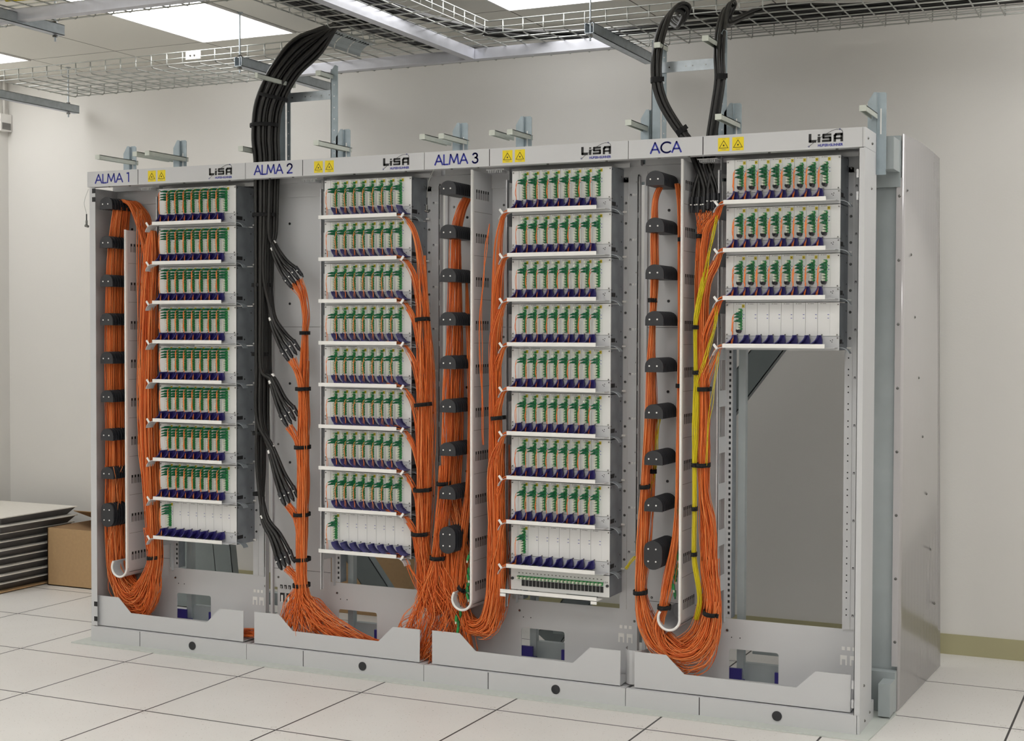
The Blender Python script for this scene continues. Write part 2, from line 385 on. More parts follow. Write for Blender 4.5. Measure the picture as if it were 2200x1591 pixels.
for k, nm in enumerate(BAY):
    x = W*k
    desc = ['leftmost in the row', 'with a black cable trunk dropping into it', 'with a one-row port panel under its shelves', 'rightmost, with only four shelves'][k]
    R_ = thing('equipment_rack', f'grey open steel rack marked {nm}, {desc}', 'rack', (x, 0, 0), 'open fibre distribution racks bolted in a row'); RACKS.append(R_)
    # header
    hd = MB(); g = .0012
    for a, b in ((0, .2985), (.3000, W)):
        hd.box(a+g, b-g, 0, .002, 2.129, 2.2, 'rack')
    hd.box(g, W-g, .0005, .212, 2.198, 2.1995, 'rack'); hd.box(g, W-g, .001, .045, 2.129, 2.1305, 'rack'); hd.box(0, W, .0022, .003, 2.13, 2.199, 'dark')
    hd.box(.01, W-.01, .165, .205, 2.122, 2.16, 'rack'); hd.box(.31, W-.04, .125, .135, 2.112, 2.129, 'rack')
    for i in range(8): hd.box(.27+i*.008, .273+i*.008, .05, .10, 2.108, 2.120, 'rack')
    hd.box(.26, .34, .05, .10, 2.119, 2.122, 'rack')
    for xx in (.12, .24, .55, .8): hd.cyl((xx, .015, 2.129), (xx, .015, 2.126), .005, 'screw', 8)
    hd.box(.0, W, .19, .212, 2.06, 2.129, 'rack')
    h_o = hd.build('header', R_)
    tx = [(.050, .246), (.048, .245), (.050, .247), (.091, .213)][k]
    title(h_o, nm, tx[0], tx[1], 2.1455, 2.1850); warn(h_o, .358); warn(h_o, .413); logo(h_o, .700)
    # left column back plate (deep, with seam and screws)
    bp = MB(); bp.box(.012, .315, .197, .2, .30, 2.075, 'rack')
    bp.box(.0, .012, .185, .2, .08, 2.1, 'rack')
    for zz in (1.48, .385): bp.box(.012, .315, .1962, .1968, zz, zz+.0015, 'dark')
    screws(bp, [(.035, z) for z in (1.99, 1.42, .95, .40, .345)]+[(.27, z) for z in (1.99, 1.44, .93, .41)], .197)
    for z in (1.944, 1.585, 1.226, .87): bp.cyl((.099, .197, z), (.099, .1955, z), .006, 'dark', 8)
    if k == 1:
        for i in range(3): bp.box(.045+.022*i, .058+.022*i, .1955, .197, .295, .312, 'dark'); bp.box(.049+.022*i, .054+.022*i, .194, .1955, .293, .307, 'rack')
        for i in range(2): bp.box(.045+.034*i, .068+.034*i, .1955, .197, .235, .275, 'dark'); bp.box(.051+.034*i, .062+.034*i, .194, .1955, .232, .266, 'lip')
    bp.build('back_panel', R_)
    # dividing plate with windows beside the shelves
    dp = MB(); dp.box(.3385, .3405, .085, .1, .332, 2.08, 'rack'); dp.box(.3385, .3405, .178, .197, .332, 2.08, 'rack'); dp.box(.333, .3405, .085, .087, .332, 2.08, 'rack')
    for i in range(10): z = .36+i*.179; dp.box(.3385, .3405, .1, .178, z+.1, z+.162, 'rack')
    dp.build('divider_plate', R_)
    pr_ = MB(); pr_.box(.315, .36, .205, .208, .345, 2.08, 'rack'); pr_.box(.36, .363, .205, .25, .345, 2.08, 'galvd')
    for i in range(76): pr_.box(.347, .355, .2042, .205, .36+i*.0222, .3705+i*.0222, 'dark')
    pr_.build('perforated_rail', R_)
    up_ = MB(); up_.box(.372, .40, .25, .28, .08, 2.08, 'frame'); up_.build('rear_upright', R_)
    # right hand mounting plates
    mp = MB(); mp.box(.797, .826, .190, .192, .345, 2.08, 'rack'); mp.box(.8265, .869, .192, .194, .345, 2.08, 'rack')
    mp.box(.869, .871, .17, .194, .345, 2.08, 'rack'); mp.box(.8775, .880, .17, .197, .085, 2.08, 'rack')
    for i in range(10): z = .39+i*.172; mp.box(.8712, .8773, .176, .178, z, z+.15, 'dark')
    screws(mp, [(.816, 2.076-.1790*i-j*.098) for i in range(9 if k < 3 else 4) for j in (0, 1)], .190)
    screws(mp, [(.862, 2.06-.36*i) for i in range(5)], .192, .004)
    for i in range(9 if k < 3 else 10):
        slots_mark(mp, .832, 2.005-.1790*i, .192)
    if k == 3:
        for i in range(46):
            z = .40+i*.0215
            if i % 3 != 2: mp.cyl((.812, .19, z), (.812, .1895, z), .003, 'dark', 6)
    mp.build('mounting_plate', R_)
    # lower plate with the square cut-out
    lp = MB(); y0, y1 = .1975, .1995; wx0, wx1, wz0, wz1 = .357, .553, .108, .227
    outer = [(.315, .08), (.869, .08), (.869, .345), (.315, .345)]
    lp.box(.03, wx0, y0, y1, .08, .30, 'rack'); lp.box(.315, wx0, y0, y1, .3, .345, 'rack'); lp.box(wx1, .869, y0, y1, .08, .345, 'rack'); lp.box(wx0, wx1, y0, y1, wz1, .345, 'rack'); lp.box(wx0, wx1, y0, y1, .08, wz0, 'rack')
    for (cx, cz, a0) in ((wx0+.01, wz1-.01, 90), (wx1-.01, wz1-.01, 0)):
        q = arc(cx, cz, .01, a0, a0+90, 5); crn = (wx0, wz1) if a0 == 90 else (wx1, wz1); lp.prism(q+[crn], y0, y1, 'rack')
    screws(lp, [(.348, .298), (.858, .298)], y0)
    for dx in (.018, .052): lp.cyl((.348+dx, y0, .272), (.348+dx, y0-.001, .272), .0025, 'dark', 6)
    for i in range(3): lp.box(.795+.02*i, .807+.02*i, y0-.001, y0, .265, .278, 'lip')
    for i in range(2): lp.box(.790+.036*i, .815+.036*i, y0-.001, y0, .208, .245, 'lip'); lp.box(.796+.036*i, .809+.036*i, y0-.0015, y0-.001, .206, .230, 'rack')
    lp.build('lower_plate', R_)
    # blue clips and cross rails seen through the cut-out
    for a_, b_ in ((.350, .406), (.537, .575)): MB().box(a_, b_, .201, .212, .085, .150, 'blue').box(a_, b_, .212, .25, .085, .100, 'blue').build('floor_clip', R_)
    cr1 = MB(); cr1.box(.40, .86, .262, .265, .08, .158, 'frame'); cr1.box(.40, .86, .262, .29, .158, .161, 'frame'); cr1.box(.36, .90, .52, .525, .14, .195, 'frame'); cr1.box(.36, .90, .52, .56, .195, .198, 'frame'); cr1.build('cross_rail', R_)
    # front cable trough
    sk = MB(); sk.prism([(.030, .0785), (.866, .0785), (.868, .216), (.738, .216), (.667, .148), (.233, .151), (.159, .2185), (.030, .2185)], .018, .0205, 'skirt')
    sk.box(.030, .866, .0205, .19, .0785, .081, 'skirt')
    if k in (2, 3): pass
    sk.build('cable_trough', R_)
    if k == 2:
        cv = MB(); prof = arc(.905, .115, .045, 180, 360, 12, .07)
        for p, q in zip(prof[:-1], prof[1:]): cv.prism([(p[0], p[1]), (q[0], q[1]), (q[0], q[1]+.002), (p[0], p[1]+.002)], .081, .215, 'skirt', axis='z')
        cv.build('corner_guide', R_)
    # plinth
    pl = MB()
    for a, b in ((.0095 if k == 0 else 0, .2985), (.3, W)):
        pl.box(a+g, b-g, 0, .002, .003, .0745, 'rack'); pl.box(a+g, b-g, .0005, .02, .0735, .075, 'rack')
    pl.box(.01, W-.005, .004, .253, .006, .0735, 'rack'); pl.box(.01, W, .0024, .004, .004, .073, 'dark')
    p_o = pl.build('plinth', R_)
    MB().cyl((.600, -.003, .0385), (.600, .001, .0385), .0185, 'black', 28).build('plug_cap', p_o)
    # cable spools and the J-shaped drop guide
    if k != 1:
        for z in SPZ: at(spA, R_, (.108, .004, z))
        at(spB, R_, (.108, .004, .602))
        ztop = 1.925 if k == 0 else 2.118
        jg = MB(); cx, cz, rr = .1705, .360, .0435
        pf = [(.214, ztop)]+[(.214, .360)]+arc(cx, cz, rr, 0, -218, 22)[1:]
        pf = [(a, b) for a, b in pf]
        jg.ribbon(pf, .018, .196, .003, 'rack')
        rim = [(.2135, .012, ztop+.002)]+[(.2135, .012, 1.2)]+[(a, .012, b) for a, b in pf[1:]]
        rim = [(a+.0005, b, c_) for a, b, c_ in rim]
        jg.tube(rim, .0052, 'lip', 8)
        jg.box(.209, .219, .012, .02, .36, ztop, 'lip')
        for i in range(10):
            z = 2.040-.1790*i
            if z > ztop-.05: continue
            for j in range(6 if i < 7 else 7):
                y = .045+j*.021
                jg.box(.2135, .2178, y, y+.011, z-.009, z+.003, 'dark'); jg.box(.2135, .2176, y, y+.003, z-.036, z-.009, 'dark'); jg.box(.2135, .2176, y+.009, y+.0115, z-.036, z-.009, 'dark')
            jg.box(.2135, .2174, .03, .19, z-.089, z-.0875, 'greyink')
        jg.build('drop_guide', R_)
    if k == 0:
        sd = MB(); sd.box(.014, .017, .003, .2, .08, 2.125, 'rack'); sd.box(.014, .048, 0, .003, .08, 2.125, 'rack')
        for z in (2.06, 2.10, .17, .10): sd.box(.030, .05, -.0008, .0, z, z+.022, 'dark')
        sd.build('side_panel', R_)
    if k == 3:
        sd = MB(); sd.box(.899, .904, .003, .212, .074, 2.128, 'rack'); sd.box(.882, .904, 0, .003, .074, 2.126, 'rack'); sd.box(.882, .884, 0, .02, .074, 2.126, 'rack')
        sd.box(W, .904, 0, .212, 2.129, 2.2, 'rack'); sd.box(W-.003, .904, 0, .258, .003, .0745, 'rack')
        for z in (2.02, 1.94, .17, .10): sd.box(.874, .884, .0, .012, z, z+.03, 'rack')
        for y, z in ((.05, 2.165), (.12, 2.155), (.13, 2.155), (.12, 1.99), (.07, .17), (.18, .045), (.09, .035)): sd.cyl((.904, y, z), (.908, y, z), .006, 'screw', 8, .003)
        sd.build('side_panel', R_)
for o in (spA, spB): bpy.data.objects.remove(o)

# ------------------------------------------------------------------ patch shelves
PW = .430
def arcp(cx, cz, r, a0, a1, n=8): return arc(cx, cz, r, a0, a1, n)
ROWZ = [.0153, .0290, .0410, .0520, .0670, .0775, .0880, .0980, .1090]
def adapter_mesh(kind):
    mb = MB(); rows = ROWZ if kind != 'aca' else ROWZ[1:8]
    mb.box(.0205, .0330, -.006, 0, -.114 if kind != 'aca' else -.092, -.022, 'green')
    for i, z in enumerate(rows):
        mb.box(.0195, .0335, -.0150, 0, -z-.0036, -z+.0036, 'green')
        mb.box(.0335, .0350, -.0040, 0, -z-.0020, -z+.0020, 'green')
    return mb
def cap_mesh(rows):
    mb = MB()
    for z in rows:
        mb.prism([(.0232, -.0140), (.0300, -.0140), (.0262, -.0265), (.0200, -.0265)], -z-.0028, -z+.0032, 'cream', axis='z')
    return mb
def plug_mesh():
    mb = MB()
    mb.prism([(.0205, -.012), (.0322, -.012), (.0280, -.030), (.0180, -.030)], -.0052, .0046, 'greend', axis='z')
    mb.cyl((.0230, -.029, 0), (.017, -.050, -.003), .0042, 'greend', 8, .0022)
    return mb
def cord_mesh(rows, seed, mats=('or3', 'or1'), n_per=2):
    mb = MB(); rnd = random.Random(seed)
    for z in rows:
        for q in range(n_per):
            d = rnd.uniform(-.002, .002); e = rnd.uniform(-.003, .003)
            pts = [(.0172, -.049, -z-.003), (.0145, -.0545, -z-.007), (.0115+d, -.055, -z-.02), (.0105+e, -.054+d, (-z-.120)/2-.01), (.0105+d, -.050, -.112), (.008+e, -.042, -.132), (.002+e, -.034, -.158)]
            mb.tube(catmull(pts, 4), .00105, mats[rnd.randrange(len(mats))], 4)
    return mb
def knob_mesh():
    mb = MB(); mb.cyl((.024, 0, -.106), (.0225, -.020, -.106), .0080, 'black', 16); mb.cyl((.0225, -.02, -.104), (.016, -.024, -.104), .0045, 'black', 10); return mb
def face_mesh():
    mb = MB(); mb.box(.0004, .0450, -.0015, .004, -.1235, 0, 'panel')
    mb.box(.010, .014, -.0019, -.0015, -.0055, -.0035, 'greyink'); mb.box(.017, .031, -.0019, -.0015, -.0052, -.0040, 'blackink')
    for z in (.045, .058): mb.box(.036, .042, -.0019, -.0015, -z-.001, -z+.001, 'blueink')
    mb.cyl((.016, -.0015, -.1195), (.016, -.0045, -.1195), .0025, 'screw', 8)
    return mb
def label_mesh(): return MB().box(.0325, .0425, -.0024, -.0016, -.0185, -.0065, 'ylabel').box(.0352, .0398, -.0028, -.0024, -.0138, -.0112, 'blackink')
def guide_mesh(mir=False):
    """blue bend-radius guide: curved horn from the faceplate foot down on to the shelf"""
    mb = MB(); s_ = -1 if mir else 1
    ox = .010 if not mir else .036
    A = (0, 15, 30, 45, 60, 75, 90)
    pf = [(ox-s_*.040*(1-math.cos(math.radians(a)))**.85, -.1205-.0345*math.sin(math.radians(a))) for a in A]
    q = pf[::-1] if mir else pf
    mb.ribbon(q, -.053, -.002, .0028, 'blue')
    web = pf+[(ox+s_*.002, -.1560), (ox+s_*.010, -.1530), (ox+s_*.0105, -.138), (ox+s_*.006, -.1205)]
    if mir: web = web[::-1]
    mb.prism(web, -.020, -.006, 'blue')
    mb.cyl((ox+s_*.012, -.044, -.158), (ox+s_*.012, -.050, -.158), .003, 'screw', 8)
    return mb
def chassis_mesh(top=0):
    mb = MB(); mb.box(0, PW-.002, .004, .135, -.176, -.001, 'galvd')
    mb.box(PW-.002, PW, .0, .137, -.176, -.001, 'galvd')
    mb.box(0, .0305, -.0015, .004, -.1235, 0, 'panel'); mb.box(.3955, PW, -.0015, .004, -.1235, 0, 'panel')
    mb.box(0, PW, -.0015, .004, -.1765, -.1250, 'skirt')
    for a in ((.006, -.008), (.425, -.008), (.006, -.119), (.422, -.119), (.424, -.131), (.006, -.134)): mb.cyl((a[0], -.0015, a[1]), (a[0], -.005, a[1]), .0026, 'screw', 8)
    for a in ((.398, -.141), (.4055, -.138), (.4035, -.1455)): mb.cyl((a[0], -.0015, a[1]), (a[0], -.0021, a[1]), .0019, 'blackink', 8)
    mb.box(PW+.001, PW+.016, .122, .128, -.172, -.165, 'lip')
    mb.box(PW, PW+.001, .004, .045, -.152, -.136, 'dark'); mb.cyl((PW, .06, -.150), (PW+.001, .06, -.150), .004, 'dark', 8)
    for yy, zz in ((.008, -.010), (.008, -.125), (.11, -.03), (.11, -.11)): mb.cyl((PW, yy, zz), (PW+.0012, yy, zz), .003, 'screw', 8)
    return mb
def shelf_mesh():
    mb = MB(); mb.box(.004, .389, -.057, -.055, -.169, -.1535, 'lip'); mb.box(.004, .425, -.055, -.002, -.1685, -.1665, 'skirt')
    return mb
def fall_mesh(mir=False):
    """curved sheet-metal drop at the end of a shelf with a small white finger"""
    mb = MB(); s_ = -1 if mir else 1; ox = .004 if not mir else .389
    pf = [(ox-s_*.040*math.sin(math.radians(a)), -.168-.042*(1-math.cos(math.radians(a)))) for a in (0, 12, 25, 38, 50, 62, 75)]
    if not mir: pf = pf[::-1]
    mb.ribbon(pf, -.056, -.002, .0018, 'rack')
    R = Matrix.Translation((ox-s_*.026, -.056, -.166)) @ Matrix.Rotation(s_*math.radians(-38 if not mir else -38), 4, 'Y')
    mb.box(-.0045, .0045, -.0015, .0015, -.009, .013, 'lip', R)
    return mb
def tongue_mesh():
    mb = MB(); pf = [(PW+.038*math.sin(math.radians(a)), -.166-.030*(1-math.cos(math.radians(a)))) for a in (0, 15, 30, 45, 60, 75)]
    mb.ribbon(pf, -.002, .034, .0014, 'galv'); return mb
LIB = {}
def lib(key, mb, name):
    if key not in LIB:
        o = mb.build(name); C.objects.unlink(o); LIB[key] = o.data
    return LIB[key]
def put(name, data, parent, loc=(0, 0, 0)):
    o = bpy.data.objects.new(name, data); C.objects.link(o); o.parent = parent; o.location = loc; return o
D_face = lib('face', face_mesh(), 'f'); D_lab = lib('lab', label_mesh(), 'l'); D_plug = lib('plug', plug_mesh(), 'p')
D_ad = lib('ad', adapter_mesh('alma'), 'a'); D_ada = lib('ada', adapter_mesh('aca'), 'a')
D_gL = lib('gl', guide_mesh(), 'g'); D_gR = lib('gr', guide_mesh(True), 'g'); D_ch = lib('ch', chassis_mesh(), 'c')
D_sh = lib('sh', shelf_mesh(), 's'); D_fL = lib('fl', fall_mesh(), 'f'); D_fR = lib('fr', fall_mesh(True), 'f'); D_tg = lib('tg', tongue_mesh(), 't'); D_kn = lib('kn', knob_mesh(), 'k')
PLUGS = [ROWZ[0:1]+[.0290, .0410, .0520], ROWZ[2:4], ROWZ[2:4], ROWZ[2:5]]
def module(parent, k, i, filled, seed):
    x = .031+i*.0456
    f = put('fibre_module', D_face, parent, (x, 0, 0))
    if not filled: return
    put('adapter_strip', D_ada if k == 3 else D_ad, f); put('warning_label', D_lab, f)
    pl = PLUGS[k]; rows = ROWZ if k != 3 else ROWZ[1:8]
    caps = [z for z in rows if min(abs(z-p) for p in pl) > .003]
    put('dust_cap_strip', lib(('cap', k), cap_mesh(caps), 'c'), f)
    for z in pl: put('fibre_plug', D_plug, f, (0, 0, -z))
    v = seed % 3
    put('patch_cord', lib(('cord', k, v), cord_mesh(pl, v*7+k, ('or3', 'or1') if k != 3 else ('or1', 'or3', 'or1', 'or3'), (2, 1, 1, 3)[k]), 'c'), f)
    if k == 3: put('latch_knob', D_kn, f)
ORD = ['topmost', 'second from the top', 'third from the top', 'fourth from the top', 'fifth from the top', 'sixth from the top', 'seventh from the top', 'second lowest', 'lowest']
rowz = [2.1105-.1790*i for i in range(9)]
for k in range(4):
    n = 9 if k < 3 else 4
    for i in range(n):
        last = i == n-1
        ordn = (ORD[i] if k < 3 else ('topmost', 'second from the top', 'third from the top', 'lowest')[i])
        lab = f'{ordn} white patch shelf of the {BAYW[k]}' + (', mostly blank' if last else ', green connectors')
        t = thing('patch_shelf', lab, 'patch panel', (W*k+.376, .055, rowz[i]), f'fibre patch shelves of the {BAY[k]} rack')
        put('chassis', D_ch, t); put('shelf_lip', D_sh, t)
        put('drop_tab', D_fR if k == 1 else D_fL, t); put('side_tongue', D_tg, t)
        for j in range(8):
            module(t, k, j, (not last) or j == 0, i*8+j*5+k)
            put('cable_guide', D_gR if k == 1 else D_gL, t, (.031+j*.0456, 0, 0))
# short port panel under the ALMA 3 shelves
t = thing('port_panel', 'white one-row port panel with green capped ports under the ALMA 3 shelves', 'patch panel', (W*2+.376, .055, rowz[8]-.179))
mb = MB(); mb.box(0, PW, -.0015, .135, -.085, 0, 'galvd'); mb.box(0, PW, -.0025, -.0015, -.085, 0, 'panel'); mb.cyl((.008, -.0025, -.040), (.008, -.008, -.040), .006, 'black', 10); mb.cyl((.422, -.0025, -.040), (.422, -.008, -.040), .006, 'black', 10)
for i in range(23): mb.box(.034+i*.0163, .040+i*.0163, -.0031, -.0025, -.018, -.014, 'greyink')
mb.build('faceplate', t)
text_obj('LiSA', t, .405, .425, -.030, -.023, 'blackink', -.0032)
gm = MB(); cm = MB(); bm_ = MB()
for i in range(23):
    x0 = .032+i*.0163; gm.box(x0, x0+.0135, -.012, -.0025, -.040, -.027, 'green'); cm.cyl((x0+.007, -.012, -.034), (x0+.004, -.022, -.034), .0045, 'cream', 8)
    if i: bm_.box(x0+.0008, x0+.0142, -.0045, -.0025, -.068, -.044, 'dark')
gm.build('adapter_strip', t); cm.build('dust_cap_strip', t); bm_.build('blank_port_strip', t)
lb = MB(); lb.box(-.02, .40, -.063, -.059, -.094, -.077, 'lip'); lb.box(-.02, .40, -.063, -.002, -.094, -.092, 'lip'); lb.box(-.02, .005, -.064, -.06, -.106, -.094, 'lip'); lb.box(.375, .40, -.064, -.06, -.106, -.094, 'lip')
lb.build('shelf_lip', t)

# ------------------------------------------------------------------ orange fibre runs
SP = 'orange fibre optic cable bundles'
def bundle(label, runs, ties=(), group=SP, name='fibre_bundle', cat='cable bundle', mats=('or1', 'or2', 'or3', 'or1'), r=.00145):
    mb = MB()
    for s_, (n, pts, *o) in enumerate(runs):
        kw = o[0] if o else {}
        strands(mb, pts, n, r=kw.get('r', r), seed=s_+len(label), mats=mats, wander=kw.get('w', .25), step=kw.get('step', 6))
    ob = mb.build(name, fixn=False); tag(ob, label, cat, group)
    for p, rx, ry, *tl in ties: tie(ob, p, rx, ry, *(tl or [0]))
    return ob
lipz = [1.950-.1790*i for i in range(9)]
# ALMA 1: down the spool column, under the J guide, up beside the shelves
bundle('orange fibre bundle looping under the drop guide in the ALMA 1 rack', [
    (150, [((0.120, 0.100, 2.040), .02, .05), ((0.091, 0.100, 1.790), .022, .06), ((0.083, 0.100, 1.352), .028, .065), ((0.086, 0.100, 0.912), .030, .065), ((0.084, 0.100, 0.580), .038, .065), ((.085, .10, .44), .040, .06), ((.098, .10, .33), .042, .06), ((.150, .095, .238), .062, .055), ((.215, .09, .215), .062, .05), ((.275, .085, .275), .046, .05), ((0.343, 0.060, 0.406), .026, .04), ((0.333, 0.060, 0.578), .030, .04), ((0.313, 0.060, 0.945), .040, .045), ((0.309, 0.060, 1.268), .038, .045), ((0.316, 0.060, 1.591), .036, .04), ((0.328, 0.060, 1.816), .030, .035), ((0.342, 0.050, 1.922), .012, .02)]),
    (60, [((.085, .09, .55), .035, .04), ((.085, .085, .40), .035, .04), ((.115, .08, .27), .035, .035), ((.185, .075, .155), .040, .035), ((.265, .075, .155), .035, .035), ((.325, .075, .26), .022, .035), ((.318, .075, .40), .020, .03), ((.300, .07, .55), .02, .03)], {'w': .4}),
    (70, [((0.093, 0.150, 1.792), .004, .006), ((0.085, 0.150, 1.484), .018, .02), ((0.078, 0.150, 1.218), .028, .03), ((0.051, 0.150, 0.818), .035, .03), ((.075, .15, .44), .04, .03), ((.085, .14, .30), .045, .04), ((.14, .12, .17), .05, .045), ((.24, .10, .10), .05, .045)], {'w': .4}),
    (5, [((0.118, 0.050, 0.829), .05, .03), ((0.088, 0.050, 0.477), .03, .02), ((0.092, 0.050, 0.279), .02, .02), ((0.153, 0.050, 0.174), .02, .02)], {'w': .5}),
    (9, [((0.242, 0.080, 2.024), .01, .02), ((0.272, 0.050, 1.483), .008, .02), ((0.265, 0.040, 1.139), .012, .01), ((0.283, 0.040, 0.837), .012, .01), ((0.336, 0.040, 0.624), .01, .01)], {'w': .5}),
], [((0.340, 0.060, 0.414), .018, .035)])
for q in range(4):
    y0 = .085+q*.027
    bundle(f'slim orange fibre bundle arching off the top left spool, {["foremost", "second from the front", "third from the front", "rearmost"][q]}', [
        (18, [((.118, y0, 2.066), .006, .006), ((.150, y0, 2.066), .007, .006), ((.185, y0-.004, 2.045), .008, .006), ((.222+q*.004, y0-.012, 1.99), .008, .007), ((.262+q*.005, y0*.6+.02, 1.89), .009, .008), ((.292+q*.003, y0*.4+.03, 1.78), .010, .008), ((.302, y0*.4+.03, 1.62), .011, .009), ((.300, .05, 1.4), .012, .01)])], group='four fibre bundles over the top ALMA 1 spool')
# ALMA 2: middle trunk fed by the black breakouts
x2 = []
FAN = [((645, 598), (640, 588)), ((640, 765), (0, 0)), ((634, 908), (0, 0)), ((630, 1078), (0, 0)), ((622, 1215), (0, 0))]
bundle('thick orange fibre trunk with black ties in the middle of the ALMA 2 back panel', [
    (40, [((1.114, 0.070, 1.676), .034, .02), ((1.148, 0.070, 1.615), .020, .02), ((1.164, 0.070, 1.525), .013, .02), ((1.159, 0.070, 1.454), .011, .018), ((1.150, 0.080, 1.331), .017, .02), ((1.143, 0.080, 1.209), .020, .022), ((1.148, 0.080, 1.076), .024, .024), ((1.140, 0.080, 0.953), .022, .024), ((1.145, 0.080, 0.789), .027, .026), ((1.137, 0.080, 0.657), .024, .025), ((1.140, 0.080, 0.562), .026, .026), ((1.137, 0.080, 0.459), .025, .025), ((1.134, 0.080, 0.344), .026, .024), ((1.122, 0.070, 0.254), .055, .028), ((1.102, 0.070, 0.149), .08, .03)]),
    (30, [((1.096, 0.060, 1.337), .022, .015), ((1.130, 0.060, 1.280), .014, .015), ((1.149, 0.060, 1.209), .013, .015), ((1.154, 0.060, 1.077), .020, .02), ((1.153, 0.060, 0.873), .022, .02), ((1.151, 0.060, 0.660), .021, .02), ((1.148, 0.060, 0.348), .024, .02), ((1.182, 0.060, 0.261), .05, .03), ((1.249, 0.060, 0.174), .07, .03), ((1.344, 0.060, 0.122), .05, .03)]),
    (30, [((1.085, 0.060, 1.044), .022, .015), ((1.119, 0.060, 0.994), .014, .015), ((1.141, 0.060, 0.923), .014, .015), ((1.153, 0.060, 0.791), .022, .02), ((1.148, 0.060, 0.348), .024, .02), ((1.203, 0.050, 0.244), .045, .03), ((1.309, 0.060, 0.166), .06, .03), ((1.456, 0.070, 0.121), .03, .03)]),
    (30, [((1.075, 0.060, 0.695), .02, .015), ((1.117, 0.060, 0.646), .014, .015), ((1.136, 0.060, 0.585), .014, .015), ((1.146, 0.060, 0.463), .022, .02), ((1.148, 0.060, 0.348), .024, .02), ((1.147, 0.050, 0.239), .07, .03), ((1.183, 0.050, 0.140), .10, .03)]),
    (26, [((1.070, 0.060, 0.420), .018, .015), ((1.109, 0.060, 0.386), .014, .015), ((1.140, 0.050, 0.345), .016, .02), ((1.115, 0.050, 0.257), .045, .03), ((1.081, 0.050, 0.161), .05, .03)]),
    (60, [((1.139, 0.100, 1.331), .018, .02), ((1.132, 0.100, 0.951), .024, .02), ((1.126, 0.100, 0.654), .025, .02), ((1.121, 0.100, 0.340), .026, .02), ((1.173, 0.110, 0.230), .06, .03), ((1.313, 0.110, 0.140), .05, .03), ((1.548, 0.110, 0.092), .03, .03)]),
], [((1.159, 0.070, 1.454), .0135, .022), ((1.143, 0.080, 1.209), .0235, .03), ((1.140, 0.080, 0.953), .026, .032), ((1.137, 0.080, 0.657), .027, .032), ((1.137, 0.080, 0.459), .0285, .032), ((1.134, 0.080, 0.344), .0285, .032)])
# ALMA 2: right hand run, one group leaving every shelf
runs = []
zx = (1.757, 0.040, 1.096)[0]
for i in range(9):
    z0 = lipz[i]; xs = W+.376+.389
    col = [(zx-.006+.0, .03, z) for z in (1.45, 1.1, .75, .60)]
    pts = [((xs-.07, .03, z0+.002), .008, .012), ((xs-.01, .03, z0+.0), .009, .014), ((xs+.03, .03, z0-.022), .010, .015)]
    if i < 8:
        pts += [((min(xs+.065, zx-.03), .035, z0-.08), .010, .018), ((zx-.012, .05, z0-.20), .013, .022)]
        zz = z0-.40
        while zz > .62: pts.append(((zx, .06, zz), .024, .035)); zz -= .25
        pts += [((zx-.003, .06, .575), .022, .03)]
        if i < 7: pts += [((zx+.003, .07, .48), .035, .03), ((zx+.02, .08, .36), .042, .03), ((zx+.055, .09, .31), .035, .03), ((zx+.092, .09, .38), .03, .03), ((zx+.095, .09, .52), .02, .025)]
        else: pts += [((zx-.01, .06, .45), .03, .03), ((zx+.01, .07, .30), .03, .03)]
    else: pts += [((xs+.065, .035, z0-.08), .012, .018), ((zx+.01, .06, .35), .03, .02), ((zx+.045, .08, .28), .03, .02)]
    runs.append((17 if i < 8 else 8, pts, {'step': 4, 'w': .35}))
runs.append((40, [((zx-.002, .07, 1.78), .003, .006), ((zx+.002, .08, 1.55), .010, .012), ((zx+.010, .09, 1.35), .017, .025), ((zx+.012, .09, 1.1), .023, .03), ((zx+.006, .09, .8), .024, .03), ((zx, .08, .575), .022, .03), ((zx, .08, .46), .035, .03), ((zx+.02, .09, .33), .05, .04), ((zx+.06, .10, .28), .05, .04)], {'w': .35}))
bundle('orange fibre run falling past the right ends of the ALMA 2 shelves', runs, [((1.757, 0.050, 1.512), .022, .03, -.12), ((1.760, 0.050, 1.156), .026, .036, -.12), ((1.758, 0.050, 0.800), .028, .036, 0), ((1.748, 0.050, 0.615), .028, .036, .04)])
bundle('orange fibres lying along the trough between the ALMA 1 and ALMA 2 skirts', [(60, [((.78, .10, .098), .014, .04), ((.90, .09, .108), .018, .045), ((1.05, .09, .110), .018, .045), ((1.25, .10, .100), .012, .04)])])
